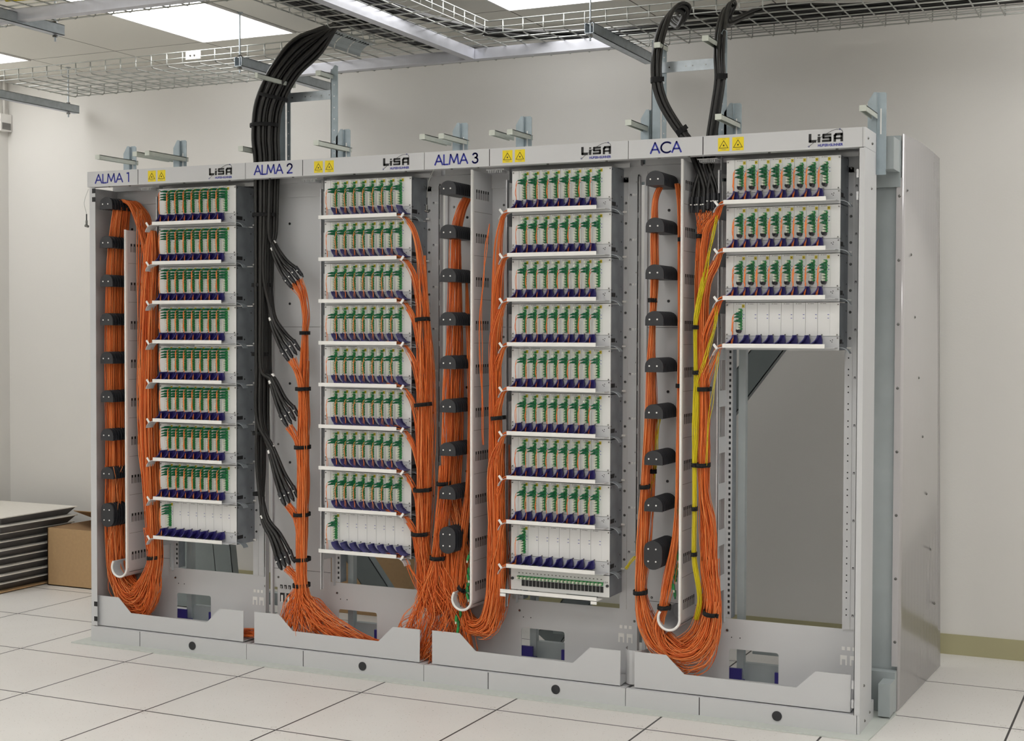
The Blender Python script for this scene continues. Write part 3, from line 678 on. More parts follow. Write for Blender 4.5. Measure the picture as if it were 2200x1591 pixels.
# ALMA 3: spool column
bundle('orange fibre bundle running down behind the spools of the ALMA 3 rack', [
    (45, [((1.928, 0.120, 2.018), .010, .03), ((1.910, 0.100, 1.959), .013, .03), ((1.888, 0.100, 1.853), .018, .035), ((1.885, 0.100, 1.640), .022, .04), ((1.878, 0.100, 1.446), .026, .045), ((1.869, 0.090, 1.252), .028, .045), ((1.863, 0.090, 1.057), .03, .045), ((1.856, 0.090, 0.862), .026, .04), ((1.841, 0.070, 0.667), .026, .035), ((1.824, 0.060, 0.517), .022, .03), ((1.803, 0.060, 0.373), .05, .03), ((1.742, 0.070, 0.208), .075, .04), ((1.702, 0.080, 0.103), .06, .04)]),
    (60, [((1.885, 0.140, 1.836), .003, .004), ((1.881, 0.140, 1.661), .010, .012), ((1.877, 0.140, 1.446), .018, .02), ((1.869, 0.140, 1.093), .028, .03), ((1.864, 0.130, 0.780), .03, .03), ((1.892, 0.120, 0.645), .03, .03), ((1.930, 0.110, 0.473), .03, .03), ((1.903, 0.100, 0.335), .05, .03), ((1.815, 0.100, 0.170), .07, .04), ((1.753, 0.090, 0.067), .05, .04)], {'w': .4}),
    (26, [((1.846, 0.080, 0.901), .016, .03), ((1.832, 0.070, 0.667), .018, .03), ((1.828, 0.050, 0.519), .022, .02), ((1.841, 0.050, 0.397), .06, .03), ((1.880, 0.060, 0.242), .09, .04), ((1.859, 0.080, 0.099), .07, .04)], {'w': .4}),
    (26, [((1.901, 0.170, 1.681), .002, .004), ((1.911, 0.160, 1.564), .006, .015), ((1.935, 0.140, 1.369), .010, .02), ((1.950, 0.120, 1.097), .008, .02), ((1.952, 0.100, 0.807), .012, .02), ((1.929, 0.090, 0.612), .02, .02), ((1.918, 0.070, 0.400), .03, .02), ((1.951, 0.070, 0.247), .035, .03), ((1.968, 0.080, 0.130), .04, .03)]),
    (24, [((1.813, 0.060, 0.510), .02, .02), ((1.758, 0.060, 0.330), .04, .03), ((1.691, 0.060, 0.205), .05, .03), ((1.617, 0.070, 0.117), .04, .03)], {'w': .4}),
    (40, [((1.754, 0.100, 0.114), .05, .03), ((1.702, 0.080, 0.063), .03, .03), ((1.634, 0.080, 0.076), .02, .03)], {'w': .4}),
], [((1.829, 0.055, 0.518), .0255, .03, .05), ((1.847, 0.070, 0.828), .020, .03), ((1.933, 0.080, 0.395), .016, .02, .75)])
# ALMA 3: right column beside the shelves, looping under the J guide
runs = []
xb = (2.108, 0.050, 1.295)[0]
for i in range(9):
    z0 = lipz[i]; xs = W*2+.376+.004
    pts = [((xs+.03, .02, z0+.002), .006, .012), ((xs-.012, .02, z0-.004), .007, .014), ((xs-.036, .025, z0-.04), .009, .016)]
    zz = z0-.15; w_ = .016
    while zz > .62: pts.append(((xb-.004+.006*math.sin(zz*4), .045+.010*math.sin(i*2.1), zz), .0145+.013*(1.9-zz), .026)); zz -= .22
    if i < 8: pts += [((xb-.005, .05, .50), .036, .035), ((xb-.012, .05, .38), .034, .035), ((xb-.055, .07, .265), .033, .03), ((xb-.120, .08, .235), .032, .03), ((xb-.195, .09, .28), .032, .03), ((xb-.235, .09, .40), .03, .03), ((xb-.24, .09, .55), .03, .03)]
    else: pts += [((xb+.01, .05, .36), .02, .03), ((xb-.03, .06, .24), .03, .03), ((xb-.09, .07, .22), .03, .03)]
    runs.append((24, pts, {'step': 4, 'w': .3}))
runs.append((30, [((xb-.005, .11, 1.0), .03, .03), ((xb-.005, .11, .6), .04, .03), ((xb-.012, .11, .38), .036, .035), ((xb-.055, .11, .265), .04, .03), ((xb-.13, .12, .225), .035, .03), ((xb-.21, .13, .30), .03, .03), ((xb-.23, .13, .45), .03, .03)], {'w': .4}))
runs.append((3, [((xb-.030, .03, 1.90), .004, .006), ((xb-.045, .03, 1.80), .006, .008), ((xb-.065, .03, 1.6), .008, .01), ((xb-.068, .03, 1.3), .008, .01), ((xb-.05, .03, 1.0), .01, .01)], {'w': .5}))
bundle('orange fibre run beside the left ends of the ALMA 3 shelves', runs, [((2.113, 0.045, 1.111), .020, .034, -.1)])
# loose green connectors hanging by the ALMA 3 guide
for q, (a, b, n_, where) in enumerate((((((1.987, 0.050, 0.582)), ((1.974, 0.050, 0.369)), 9, 'hanging inside the ALMA 3 drop guide')), ((((1.936, 0.040, 0.299)), ((1.930, 0.040, 0.227)), 4, 'hanging below the ALMA 3 drop guide')), ((((2.885, 0.060, 0.894)), ((2.888, 0.060, 0.768)), 4, 'hanging by the ACA spools')), ((((2.883, 0.060, 0.623)), ((2.867, 0.060, 0.450)), 7, 'hanging beside the lowest ACA spool')))):
    rnd = random.Random(q+5); a = Vector(a); b = Vector(b)
    t = thing('connector_bunch', f'bunch of loose green fibre connectors {where}', 'connectors', tuple(a))
    for i in range(n_):
        p = (b-a)*(i/max(1, n_-1))+Vector((rnd.uniform(-.010, .008), rnd.uniform(-.01, .01), 0))
        mb = MB(); R = Matrix.Translation(p) @ Matrix.Rotation(rnd.uniform(-.3, .3), 4, 'Y')
        mb.box(-.0045, .0045, -.004, .004, -.012, .012, 'green', R); mb.box(-.003, .003, -.003, .003, -.022, -.012, 'cream' if i % 3 else 'greend', R); mb.cyl(R @ Vector((0, 0, .012)), R @ Vector((0, 0, .03)), .0028, 'greend', 6, .0014)
        mb.build('fibre_connector', t)
# ACA: left column, two bundles
bundle('orange fibre bundle down the left of the ACA spools, tied near the bottom', [
    (40, [((2.786, 0.100, 2.029), .008, .02), ((2.769, 0.090, 1.975), .010, .02), ((2.768, 0.080, 1.848), .013, .025), ((2.769, 0.080, 1.667), .012, .025), ((2.762, 0.080, 1.504), .009, .02), ((2.759, 0.070, 1.341), .013, .025), ((2.756, 0.060, 1.124), .014, .025), ((2.744, 0.050, 0.879), .012, .022), ((2.739, 0.050, 0.724), .019, .025), ((2.734, 0.050, 0.578), .020, .025), ((2.729, 0.050, 0.449), .018, .025), ((2.753, 0.050, 0.324), .030, .03), ((2.808, 0.060, 0.239), .030, .03), ((2.903, 0.070, 0.221), .030, .03), ((2.996, 0.060, 0.281), .032, .03), ((3.022, 0.060, 0.418), .022, .03), ((3.016, 0.060, 0.596), .025, .03)]),
    (30, [((2.748, 0.130, 1.486), .002, .003), ((2.753, 0.120, 1.303), .010, .012), ((2.754, 0.120, 1.139), .013, .02), ((2.751, 0.110, 0.938), .014, .02), ((2.751, 0.090, 0.775), .018, .02), ((2.741, 0.070, 0.575), .018, .02), ((2.731, 0.060, 0.448), .017, .02), ((2.758, 0.080, 0.328), .03, .03), ((2.839, 0.090, 0.236), .026, .03), ((2.952, 0.090, 0.294), .035, .03), ((3.001, 0.080, 0.449), .03, .03)]),
    (16, [((2.726, 0.060, 0.429), .016, .02), ((2.754, 0.070, 0.274), .02, .02), ((2.846, 0.070, 0.186), .03, .02), ((2.960, 0.070, 0.194), .03, .02), ((3.026, 0.070, 0.291), .02, .02), ((3.041, 0.060, 0.437), .01, .02)], {'w': .5}),
], [((2.762, 0.080, 1.586), .0125, .022), ((2.744, 0.050, 0.861), .0155, .024), ((2.729, 0.050, 0.448), .0215, .028)])
bundle('orange fibre bundle down the left side of the ACA drop guide', [
    (44, [((2.846, 0.120, 2.038), .008, .02), ((2.865, 0.100, 1.954), .010, .02), ((2.873, 0.090, 1.774), .010, .02), ((2.880, 0.080, 1.486), .010, .02), ((2.883, 0.070, 1.253), .011, .02), ((2.884, 0.060, 1.019), .013, .022), ((2.880, 0.060, 0.803), .014, .022), ((2.869, 0.050, 0.641), .018, .022), ((2.847, 0.050, 0.513), .022, .024), ((2.829, 0.045, 0.404), .017, .022), ((2.803, 0.050, 0.306), .022, .022), ((2.850, 0.060, 0.218), .024, .022), ((2.944, 0.060, 0.222), .03, .022), ((3.011, 0.050, 0.311), .03, .024), ((3.031, 0.050, 0.438), .02, .024)]),
    (14, [((2.822, 0.050, 0.384), .012, .015), ((2.811, 0.060, 0.236), .015, .018), ((2.881, 0.070, 0.150), .02, .018), ((2.982, 0.070, 0.179), .02, .018), ((3.036, 0.060, 0.294), .015, .018), ((3.046, 0.050, 0.422), .01, .015)], {'w': .5}),
], [((2.876, 0.090, 1.819), .0105, .02), ((2.879, 0.070, 1.256), .0115, .02), ((2.829, 0.045, 0.399), .0205, .025, .05)])
# ACA: right column
xa = (2.984, 0.050, 1.309)[0]
runs = []
for i in range(4):
    z0 = lipz[i]; xs = W*3+.376+.004
    pts = [((xs+.03, .02, z0+.002), .006, .012), ((xs-.012, .02, z0-.004), .009, .014), ((xs-.038, .03, z0-.05), .014, .018), ((xa-.002, .045, z0-.18), .017, .022)]
    for zz in (1.15, 1.0, .85, .72, .58): 
        if zz < z0-.3: pts.append(((xa+(.0 if zz > .8 else .012*(1+(.8-zz)*2)), .055, zz), .018 if zz > .8 else .032, .03))
    pts += [((xa+.036, .06, .45), .030, .03), ((xa+.028, .065, .36), .034, .03), ((xa-.015, .07, .265), .034, .03), ((xa-.085, .075, .225), .030, .03), ((xa-.165, .08, .275), .028, .03)]
    runs.append((30 if i < 3 else 7, pts, {'step': 4, 'w': .3}))
runs.append((40, [((2.953, 0.090, 1.843), .012, .02), ((2.943, 0.090, 1.665), .013, .02), ((2.951, 0.090, 1.307), .014, .02), ((2.961, 0.090, 0.948), .016, .02), ((2.987, 0.090, 0.680), .02, .02), ((2.992, 0.090, 0.500), .026, .02), ((2.952, 0.090, 0.313), .032, .02), ((2.849, 0.090, 0.243), .02, .02)]))
runs.append((44, [((2.972, 0.085, 1.928), .040, .008), ((2.963, 0.080, 1.882), .024, .012), ((2.952, 0.080, 1.850), .012, .012), ((2.952, 0.080, 1.829), .010, .012), ((2.946, 0.080, 1.736), .010, .012)]))
bundle('orange fibre run beside the ACA shelves, looping under the drop guide', runs, [((2.952, 0.080, 1.829), .0115, .018), ((2.983, 0.050, 1.246), .021, .032), ((2.979, 0.050, 0.956), .022, .034), ((2.987, 0.080, 0.595), .018, .02), ((3.015, 0.050, 0.390), .024, .03, .2)])
bundle('yellow fibre bundle with black ties beside the ACA drop guide', [
    (5, [((3.037, 0.020, 1.903), .006, .006), ((3.019, 0.020, 1.802), .006, .006), ((2.995, 0.020, 1.680), .008, .006), ((2.973, 0.020, 1.574), .008, .006), ((2.956, 0.020, 1.486), .006, .006)], {'w': .5}),
    (24, [((2.984, 0.030, 1.689), .003, .004), ((2.979, 0.020, 1.627), .008, .01), ((2.964, 0.020, 1.548), .009, .01), ((2.956, 0.020, 1.486), .008, .009), ((2.959, 0.020, 1.309), .008, .009), ((2.961, 0.020, 1.220), .012, .01), ((2.958, 0.020, 1.078), .012, .01), ((2.956, 0.020, 0.954), .0075, .008), ((2.957, 0.020, 0.776), .007, .008), ((2.956, 0.020, 0.616), .0075, .008), ((2.965, 0.030, 0.525), .010, .01), ((2.970, 0.050, 0.433), .010, .01), ((2.951, 0.070, 0.356), .01, .01)]),
    (5, [((3.039, 0.020, 1.565), .006, .006), ((3.033, 0.020, 1.486), .006, .006), ((2.995, 0.020, 1.362), .008, .008), ((2.965, 0.020, 1.256), .008, .008), ((2.958, 0.020, 1.096), .008, .008)], {'w': .4}),
    (2, [((3.048, 0.015, 1.389), .004, .004), ((3.034, 0.015, 1.257), .005, .005), ((3.015, 0.015, 1.134), .005, .005), ((3.000, 0.020, 0.956), .004, .004)], {'w': .5}),
    (7, [((2.650, 0.100, 0.524), .006, .006), ((2.664, 0.100, 0.547), .005, .005), ((2.689, 0.100, 0.576), .006, .006)]),
    (5, [((2.788, 0.100, 1.131), .006, .006), ((2.777, 0.100, 1.049), .008, .008), ((2.768, 0.100, 0.921), .008, .008), ((2.752, 0.100, 0.810), .01, .01)]),
], [((2.956, 0.020, 1.481), .0095, .012), ((2.957, 0.020, 1.309), .0095, .012), ((2.956, 0.020, 0.957), .0095, .012), ((2.957, 0.020, 0.790), .009, .012), ((2.956, 0.020, 0.616), .009, .012), ((2.762, 0.100, 0.917), .010, .012)], group=None, mats=('yel',), r=.0013)

# ------------------------------------------------------------------ black trunk cables
def path_tube(name, pts, r, label, group, m='cable', parts=()):
    mb = MB().tube(catmull(pts, 5), r, m, 8); o = mb.build(name); tag(o, label, 'cable', group)
    return o
TR = [((1.50, -1.6, 2.865), .05), ((1.50, -.5, 2.865), .05), ((1.46, .12, 2.865), .05), ((1.36, .33, 2.862), .055), ((1.22, .33, 2.865), .058), ((1.080, 0.240, 2.753), .062), ((1.009, 0.140, 2.621), .062), ((0.942, 0.110, 2.473), .060), ((0.929, 0.100, 2.332), .059), ((0.936, 0.100, 2.218), .055), ((0.934, 0.100, 2.064), .051), ((0.931, 0.100, 1.899), .048), ((0.928, 0.100, 1.692), .045), ((0.927, 0.100, 1.526), .044), ((0.927, 0.100, 1.297), .043), ((0.927, 0.100, 1.068), .041), ((0.926, 0.100, 0.860), .040), ((0.926, 0.100, 0.734), .038)]
DEP = [11, 12, 14, 15, 16]     # index of the trunk point each group leaves after
FANP = [[(592, 535), (612, 575), (633, 598)], [(590, 700), (607, 733), (626, 760)], [(588, 838), (603, 872), (622, 903)], [(588, 985), (602, 1030), (621, 1072)], [(568, 1100), (592, 1150), (616, 1208)]]
FANW = [[(0.982, 0.090, 1.835), (1.040, 0.070, 1.755), (1.116, 0.060, 1.680)], [(0.972, 0.090, 1.526), (1.030, 0.070, 1.439), (1.100, 0.060, 1.358)], [(0.971, 0.090, 1.246), (1.030, 0.070, 1.151), (1.093, 0.060, 1.069)], [(0.966, 0.090, 0.935), (1.024, 0.070, 0.821), (1.085, 0.060, 0.716)], [(0.932, 0.080, 0.643), (0.999, 0.070, 0.551), (1.065, 0.060, 0.432)]]
offs = sorted(disk(35, random.Random(3)), key=lambda p: -p[0])
nth = ['topmost', 'second', 'third', 'fourth', 'lowest']
for g in range(5):
    for j in range(7):
        u, v = offs[g*7+j]
        pts = []
        for i in range(DEP[g]+1):
            (x, y, z), r = TR[i]
            a = TR[max(i-1, 0)][0]; b = TR[i+1][0]
            if i < 5:    # lying in the tray: spread sideways and upward
                t_ = Vector((b[0]-a[0], b[1]-a[1], 0)).normalized(); nx, ny = t_.y, -t_.x
                k5 = i == 4
                pts.append((x-nx*u*(.075 if i < 4 else .070), y-ny*u*.06, z+v*.03))
            else:
                tx, tz = b[0]-a[0], b[2]-a[2]; l = math.hypot(tx, tz)
                nx, nz = -tz/l, tx/l
                pts.append((x+nx*u*r, y+v*r*.95, z+nz*u*r))
        f0, f1, f2 = [Vector(p) for p in FANW[g]]
        d = (f2-f1).normalized(); nn = Vector((-d.z, 0, d.x)) * -1
        s_ = (j-3)/3
        if s_ and nn.x < 0: nn = -nn
        lat = nn*(s_*.038)+Vector((0, -.012 if j % 2 else .012, 0))
        pts += [tuple(f0+lat*.35), tuple(f1+lat*.7), tuple(f2+lat-d*.045)]
        o = path_tube('trunk_cable', pts, .0080, f'black trunk cable feeding the {nth[g]} breakout fan of the ALMA 2 rack', f'black trunk cables of the {nth[g]} ALMA 2 fan')
        e0 = f2+lat-d*.05; e1 = f2+lat
        MB().cyl(e0, e1, .0100, 'black', 10, .0078).cyl(e1, e1+d*.012, .0062, 'black', 8, .003).build('breakout_boot', o)
        MB().cyl(e0+d*.022-Vector((0, .012, 0)), e0+d*.022+Vector((0, .0, 0)), .0032, 'lip', 6).build('boot_clip', o)
        q = Vector(pts[-3]); q2 = Vector(pts[-2]); dd = (q2-q).normalized()
        if j in (1, 4, 6): MB().cyl(q+dd*(.02*(j % 3)-.02), q+dd*(.02*(j % 3)-.004), .0084, 'lip', 8).build('label_sleeve', o)
for n_, (p, rx, lab) in enumerate((((0.928, 0.100, 1.977), .052, 'upper'), ((0.910, 0.100, 1.667), .042, 'middle'), ((0.902, 0.100, 1.359), .036, 'm2'), ((0.929, 0.100, 2.373), .062, 'top'), ((0.961, 0.115, 2.501), .063, 'arch'), ((0.894, 0.100, 1.005), .028, 'low'), ((0.886, 0.100, 0.732), .020, 'lowest'))):
    mb = MB(); n = 20
    vs_ = [(math.cos(2*PI*i/n)*rx*kk, math.sin(2*PI*i/n)*rx*kk, z) for z in (-.008, .008) for kk in (1., 1.07) for i in range(n)]
    fs = []
    for i in range(n):
        j = (i+1) % n; fs += [(n+i, n+j, 3*n+j, 3*n+i), (i, j, n+j, n+i), (2*n+i, 3*n+i, 3*n+j, 2*n+j), (i, 2*n+i, 2*n+j, j)]
    mb.add(vs_, fs, 'velcro', True); mb.box(rx*.8, rx*1.2, -rx*.3-.004, -rx*.3+.004, -.008, .008, 'velcro')
    o = mb.build('cable_strap'); o.location = p; o.rotation_euler = (0, (.25 if n_ == 4 else 0), 0)
    tag(o, f'black hook and loop strap around the black cable trunk, ' + ['just under the header', 'second below the header', 'third below the header', 'just above the header', 'high up under its bend', 'fourth below the header', 'lowest of all'][n_], 'strap', 'straps around the black cable trunk')
# ACA feeds: two slim bunches coming down from the tray
LA = [((3.3, .98, 2.84), 0), ((2.95, .93, 2.84), 0), ((2.62, .80, 2.85), 0), ((2.721, 0.520, 2.744), 0), ((2.765, 0.460, 2.782), 0), ((2.753, 0.400, 2.789), 0), ((2.741, 0.320, 2.744), 0), ((2.744, 0.220, 2.657), 0), ((2.757, 0.130, 2.559), 0), ((2.759, 0.120, 2.449), 0), ((2.785, 0.120, 2.357), 0), ((2.839, 0.120, 2.267), 0), ((2.892, 0.120, 2.197), 0), ((2.930, 0.110, 2.123), 0), ((2.950, 0.090, 2.022), 0), ((2.950, 0.080, 1.950), 0)]
RA = [((3.6, .98, 2.84), 0), ((3.3, .93, 2.84), 0), ((3.0, .85, 2.85), 0), ((2.929, 0.520, 2.733), 0), ((2.958, 0.460, 2.775), 0), ((2.958, 0.420, 2.782), 0), ((2.963, 0.340, 2.731), 0), ((2.991, 0.200, 2.625), 0), ((3.008, 0.130, 2.521), 0), ((3.015, 0.120, 2.430), 0), ((2.999, 0.120, 2.316), 0), ((2.984, 0.120, 2.219), 0), ((2.978, 0.110, 2.120), 0), ((2.996, 0.090, 2.020), 0), ((3.003, 0.080, 1.962), 0)]
for nm_, L_, n_, lab in (('l', LA, 6, 'left'), ('r', RA, 4, 'right')):
    for j in range(n_):
        a = 2*PI*j/n_; pts = []
        for i, (p, _) in enumerate(L_):
            k_ = .016
            last = i >= len(L_)-2
            if last: pts.append((p[0]+(j-(n_-1)/2)*(.009 if i == len(L_)-2 else .012), p[1]+(.006 if j % 2 else -.006), p[2]))
            else: pts.append((p[0]+math.cos(a)*k_, p[1]+math.sin(a)*k_*.8, p[2]+(math.sin(a+1)*.016 if i < 7 else 0)))
        side = 'left' if lab == 'left' else 'right'
        o = path_tube('trunk_cable', pts, .0072 if lab == 'left' else .0066, f'black cable in the {side} of the two bunches dropping behind the ACA header', f'{side} bunch of black ACA cables')
        e = Vector(pts[-1]); MB().cyl(e+Vector((0, 0, .03)), e+Vector((0, 0, -.03)), .0082, 'black', 10, .0066).build('breakout_boot', o)
        MB().box(-.003, .003, -.012, .0, -.002, .002, 'lip').build('boot_clip', o).location = e
for p, rx, lab in (((2.759, 0.120, 2.445), .024, 'on the left bunch of ACA cables beside the tall post'), ((2.862, 0.120, 2.239), .022, 'on the left bunch of ACA cables just above the header'), ((3.019, 0.120, 2.439), .020, 'on the right bunch of ACA cables beside the tall post')):
    o = tag(MB().cyl((0, 0, -.011), (0, 0, .011), rx, 'velcro', 16).box(rx*.5, rx*1.5, -rx*.8, -rx*.6, -.009, .009, 'velcro').build('cable_strap'), 'black hook and loop strap '+lab, 'strap')
    o.location = p
    if 'header' in lab: o.rotation_euler = (0, -.6, 0)

# ------------------------------------------------------------------ brackets on top of the racks
def arm_mesh(mb, x, z, y1=.235, y0=-.045, w_=.024, h=.02):
    mb.box(x-w_/2, x-w_/2+.003, y0+.004, y1, z-h/2, z+h/2, 'arm'); mb.box(x+w_/2-.003, x+w_/2, y0+.004, y1, z-h/2, z+h/2, 'arm')
    mb.box(x-w_/2, x+w_/2, y0+.004, y1, z+h/2-.003, z+h/2, 'arm'); mb.box(x-w_/2-.0005, x+w_/2+.0005, y0, y0+.006, z-h/2-.0005, z+h/2+.0005, 'arm')
def bracket(x, arms, ztop, lab, tall=False):
    t = thing('cable_bracket', lab, 'bracket', (x, .2, 2.199), 'zinc cable brackets on top of the racks')
    mb = MB(); w1 = .034; z0 = -.15
    zt = ztop-2.199
    mb.prism([(-.030, z0), (.004, z0), (.004, zt), (-.008, zt), (-.030, zt-.035)], .0, .003, 'zinc')
    mb.prism([(.003, z0), (.036, z0), (.036, zt-.006), (.030, zt), (.003, zt)], .012, .015, 'zinc'); mb.box(.003, .006, .0, .015, z0, zt-.004, 'zinc')
    mb.box(.014, .019, .0112, .0118, .0, zt-.06, 'lip')
    mb.build('post', t)
    for ax in arms:
        ar = MB(); arm_mesh(ar, ax[0], ax[1], *ax[2:]); ar.build('arm', t)
    return t
bracket(.075, [(.022, .062, .03, -.24)], 2.340, 'short zinc bracket with a single arm above the ALMA 1 name plate')
bracket(.372, [(.022, .064, .03, -.25), (-.040, .062, -.005, -.26)], 2.352, 'short zinc bracket with two arms above the ALMA 1 warning signs')
bracket(1.267, [(.022, .063, .03, -.24)], 2.352, 'short zinc bracket with one arm above the ALMA 2 warning signs')
bracket(1.848, [(.022, .064, .03, -.20), (-.045, .060, -.005, -.24)], 2.345, 'short zinc bracket with two arms above the ALMA 3 name plate')
bracket(2.145, [(.022, .068, .03, -.17), (-.048, .066, -.005, -.19)], 2.354, 'short zinc bracket with two arms above the ALMA 3 warning signs')
bracket(3.038, [(.020, .064, .03, -.24)], 2.350, 'short zinc bracket with one arm above the ACA warning signs')
bracket(2.695, [(-.012, .072, .0, -.19)], 2.347, 'short zinc bracket with one arm left of the ACA name plate')
bracket(3.590, [(-.004, .065, -.01, -.22)], 2.354, 'short zinc bracket with one arm at the right end of the racks')
bracket(.915, [(-.03, .062, -.0, -.22)], 2.33, 'short zinc bracket hidden behind the black cable trunk')
def tall(xa_, xb_, lab, arms):
    t = thing('cable_ladder', lab, 'bracket', (xa_, .2, 2.199), 'tall zinc cable ladders')
    for xx in (0, xb_-xa_):
        p = MB(); sg = 1 if xx == 0 else -1
        p.prism([(xx-.018, -.15), (xx+.018, -.15), (xx+.018, .43), (xx+.004, .437), (xx-.018, .41)], .0, .003, 'zinc')
        p.box(xx-.018, xx-.015, .0, .028, -.15, .42, 'zinc'); p.box(xx+.022, xx+.040, .010, .013, -.15, .40, 'zinc') if xx == 0 else None
        for i in range(7): p.cyl((xx+.03 if xx == 0 else xx, .010 if xx == 0 else 0, .05+i*.05), (xx+.03 if xx == 0 else xx, .009 if xx == 0 else -.001, .05+i*.05), .003, 'lip', 6)
        p.build('post', t)
    cb = MB(); cb.box(.018, xb_-xa_, .003, .006, .288, .330, 'galv')
    for i in (.2, .45, .55, .75, .9): cb.cyl(((xb_-xa_)*i, .003, .308), ((xb_-xa_)*i, .002, .308), .003, 'screw', 6)
    cb.build('cross_bar', t)
    for a in arms:
        ar = MB(); arm_mesh(ar, *a); ar.build('arm', t)
tall(.950, 1.228, 'tall zinc ladder of two posts and a bar beside the black cable trunk', [(.076, .358, -.01, -.30, .012), (.262, .386, .005, -.105)])
tall(2.728, 3.000, 'tall zinc ladder of two posts and a bar above the ACA name plate', [(.037, .380, .0, -.095), (.258, .372, .0, -.178)])

# ------------------------------------------------------------------ overhead wire trays, rails and hangers
def wire_tray(name, label, axis, a0, a1, b0, b1, z, h=.06, gap=None, group=None, far=True, clip=()):
    """U-shaped basket tray along an axis; b0/b1 are its side lines; gap=(g0,g1) leaves the b0 side open"""
    mb = MB(); r = .0031
    def P(a, b, zz): return (a, b, zz) if axis == 'x' else (b, a, zz)
    n = int(round((b1-b0)/.1)); bl = [b0+(b1-b0)*i/n for i in range(n+1)]
    def lng(b, zz, lo, hi, rr=r): mb.tube([P(lo, b, zz), P(hi, b, zz)], rr, 'wire', 6)
    for b in bl[1:-1]: lng(b, z, a0, a1)
    for b in (b0, b1):
        segs = [(a0, a1)] if not (gap and b == b0) else [(a0, gap[0]), (gap[1], a1)]
        for lo, hi in segs:
            lng(b, z+.004, lo, hi); lng(b, z+h*.5, lo, hi); lng(b, z+h, lo, hi, .0030)
    k = int((a1-a0)/.1)
    for i in range(k+1):
        a = a0+.03+i*.1
        if a > a1: break
        c = .012
        pts = [P(a, b1, z+h), P(a, b1, z+c), P(a, b1-c*.3, z+c*.3), P(a, b1-c, z-.003), P(a, b0+c, z-.003), P(a, b0+c*.3, z+c*.3), P(a, b0, z+c), P(a, b0, z+h)]
        if gap and gap[0] < a < gap[1]: pts = pts[:5]+[P(a, b0, z-.003)]
        mb.tube(pts, r, 'wire', 6)
    o = mb.build(name, fixn=False); tag(o, label, 'cable tray', group)
    for a, b in clip:
        x_, y_, _ = P(a, b, 0)
        c_ = MB().box(-.045, .045, -.003, .003, -.018, .022, 'lip').cyl((-.015, -.003, 0), (-.015, -.006, 0), .005, 'screw', 8).cyl((.01, -.003, 0), (.01, -.006, 0), .005, 'screw', 8).build('coupler', o)
        c_.location = (x_, y_-.004, z+h*.6)
    return o
ZT = 2.812
wire_tray('wire_tray', 'long bright wire basket tray running along the back wall above the racks', 'x', -1.2, 6.6, .665, 1.225, ZT, gap=(1.175, 1.755), group='overhead wire basket trays', clip=((.10, .665), (3.30, .665)))
wire_tray('wire_tray', 'wire basket tray crossing overhead and joining the long tray above the ALMA 2 rack', 'y', -2.4, .665, 1.175, 1.755, ZT, group='overhead wire basket trays')
wire_tray('wire_tray', 'near wire basket tray at the upper left, parallel to the back wall', 'x', -1.95, 1.12, -.965, -.365, ZT, group='overhead wire basket trays')
def rail(name, label, axis, a0, a1, b, z0=2.757, h=.05, w_=.045, grp='overhead aluminium rails'):
    mb = MB()
    x0, x1, y0, y1 = (a0, a1, b-w_/2, b+w_/2) if axis == 'x' else (b-w_/2, b+w_/2, a0, a1)
    mb.box(x0, x1, y0, y1, z0, z0+h-.004, 'rail')
    mb.box(x0, x1, y0+.002, y1-.002, z0+h-.004, z0+h, 'rail')
    o = mb.build(name); return tag(o, label, 'rail', grp)
rail('support_rail', 'aluminium rail under the long wire tray, above the ALMA 2 and ALMA 3 racks', 'x', .47, 2.26, .925)
rail('support_rail', 'aluminium rail running toward the viewer under the crossing wire tray', 'y', -2.3, .90, 1.545)
rail('support_rail', 'aluminium rail under the near wire tray at the upper left', 'x', -1.9, 1.52, -.62, 2.757)
def hanger(xc, y0, y1, lab, rods, z0=2.757):
    t = thing('trapeze_hanger', lab, 'hanger', (xc, (y0+y1)/2, z0), 'trapeze hangers under the trays')
    mb = MB(); a, h, th = .021, .046, .0025; L2 = (y1-y0)/2
    mb.box(-a, -a+th, -L2, L2, 0, h, 'galv'); mb.box(a-th, a, -L2, L2, 0, h, 'galv'); mb.box(-a, a, -L2, L2, 0, th, 'galv'); mb.box(-a, -a+.009, -L2, L2, h-th, h, 'galv'); mb.box(a-.009, a, -L2, L2, h-th, h, 'galv')
    mb.build('strut', t)
    for ry in rods:
        yy = ry-(y0+y1)/2
        MB().cyl((0, yy, -.03), (0, yy, ZC-z0-.001), .0045, 'galv', 8).cyl((0, yy, ZC-z0-.003), (0, yy, ZC-z0), .016, 'galv', 12).build('threaded_rod', t)
        for zz in (-.012, .048): MB().cyl((0, yy, zz), (0, yy, zz+.009), .011, 'screw', 6, smooth=False).build('nut', t)
hanger(.430, .585, 1.395, 'strut hanger under the long wire tray just left of the black cable trunk', (.60,))
hanger(-1.37, .55, 1.44, 'strut hanger under the far left end of the long wire tray', (1.37,))
hanger(2.283, .585, 1.36, 'strut hanger under the long wire tray above the ALMA 3 warning signs', (.60,))
hanger(.185, -1.3, -.365, 'strut hanger under the near wire tray at the upper left', (-.40,), 2.745)
hanger(4.45, .60, 1.36, 'strut hanger under the right part of the long wire tray', (.62, 1.3))
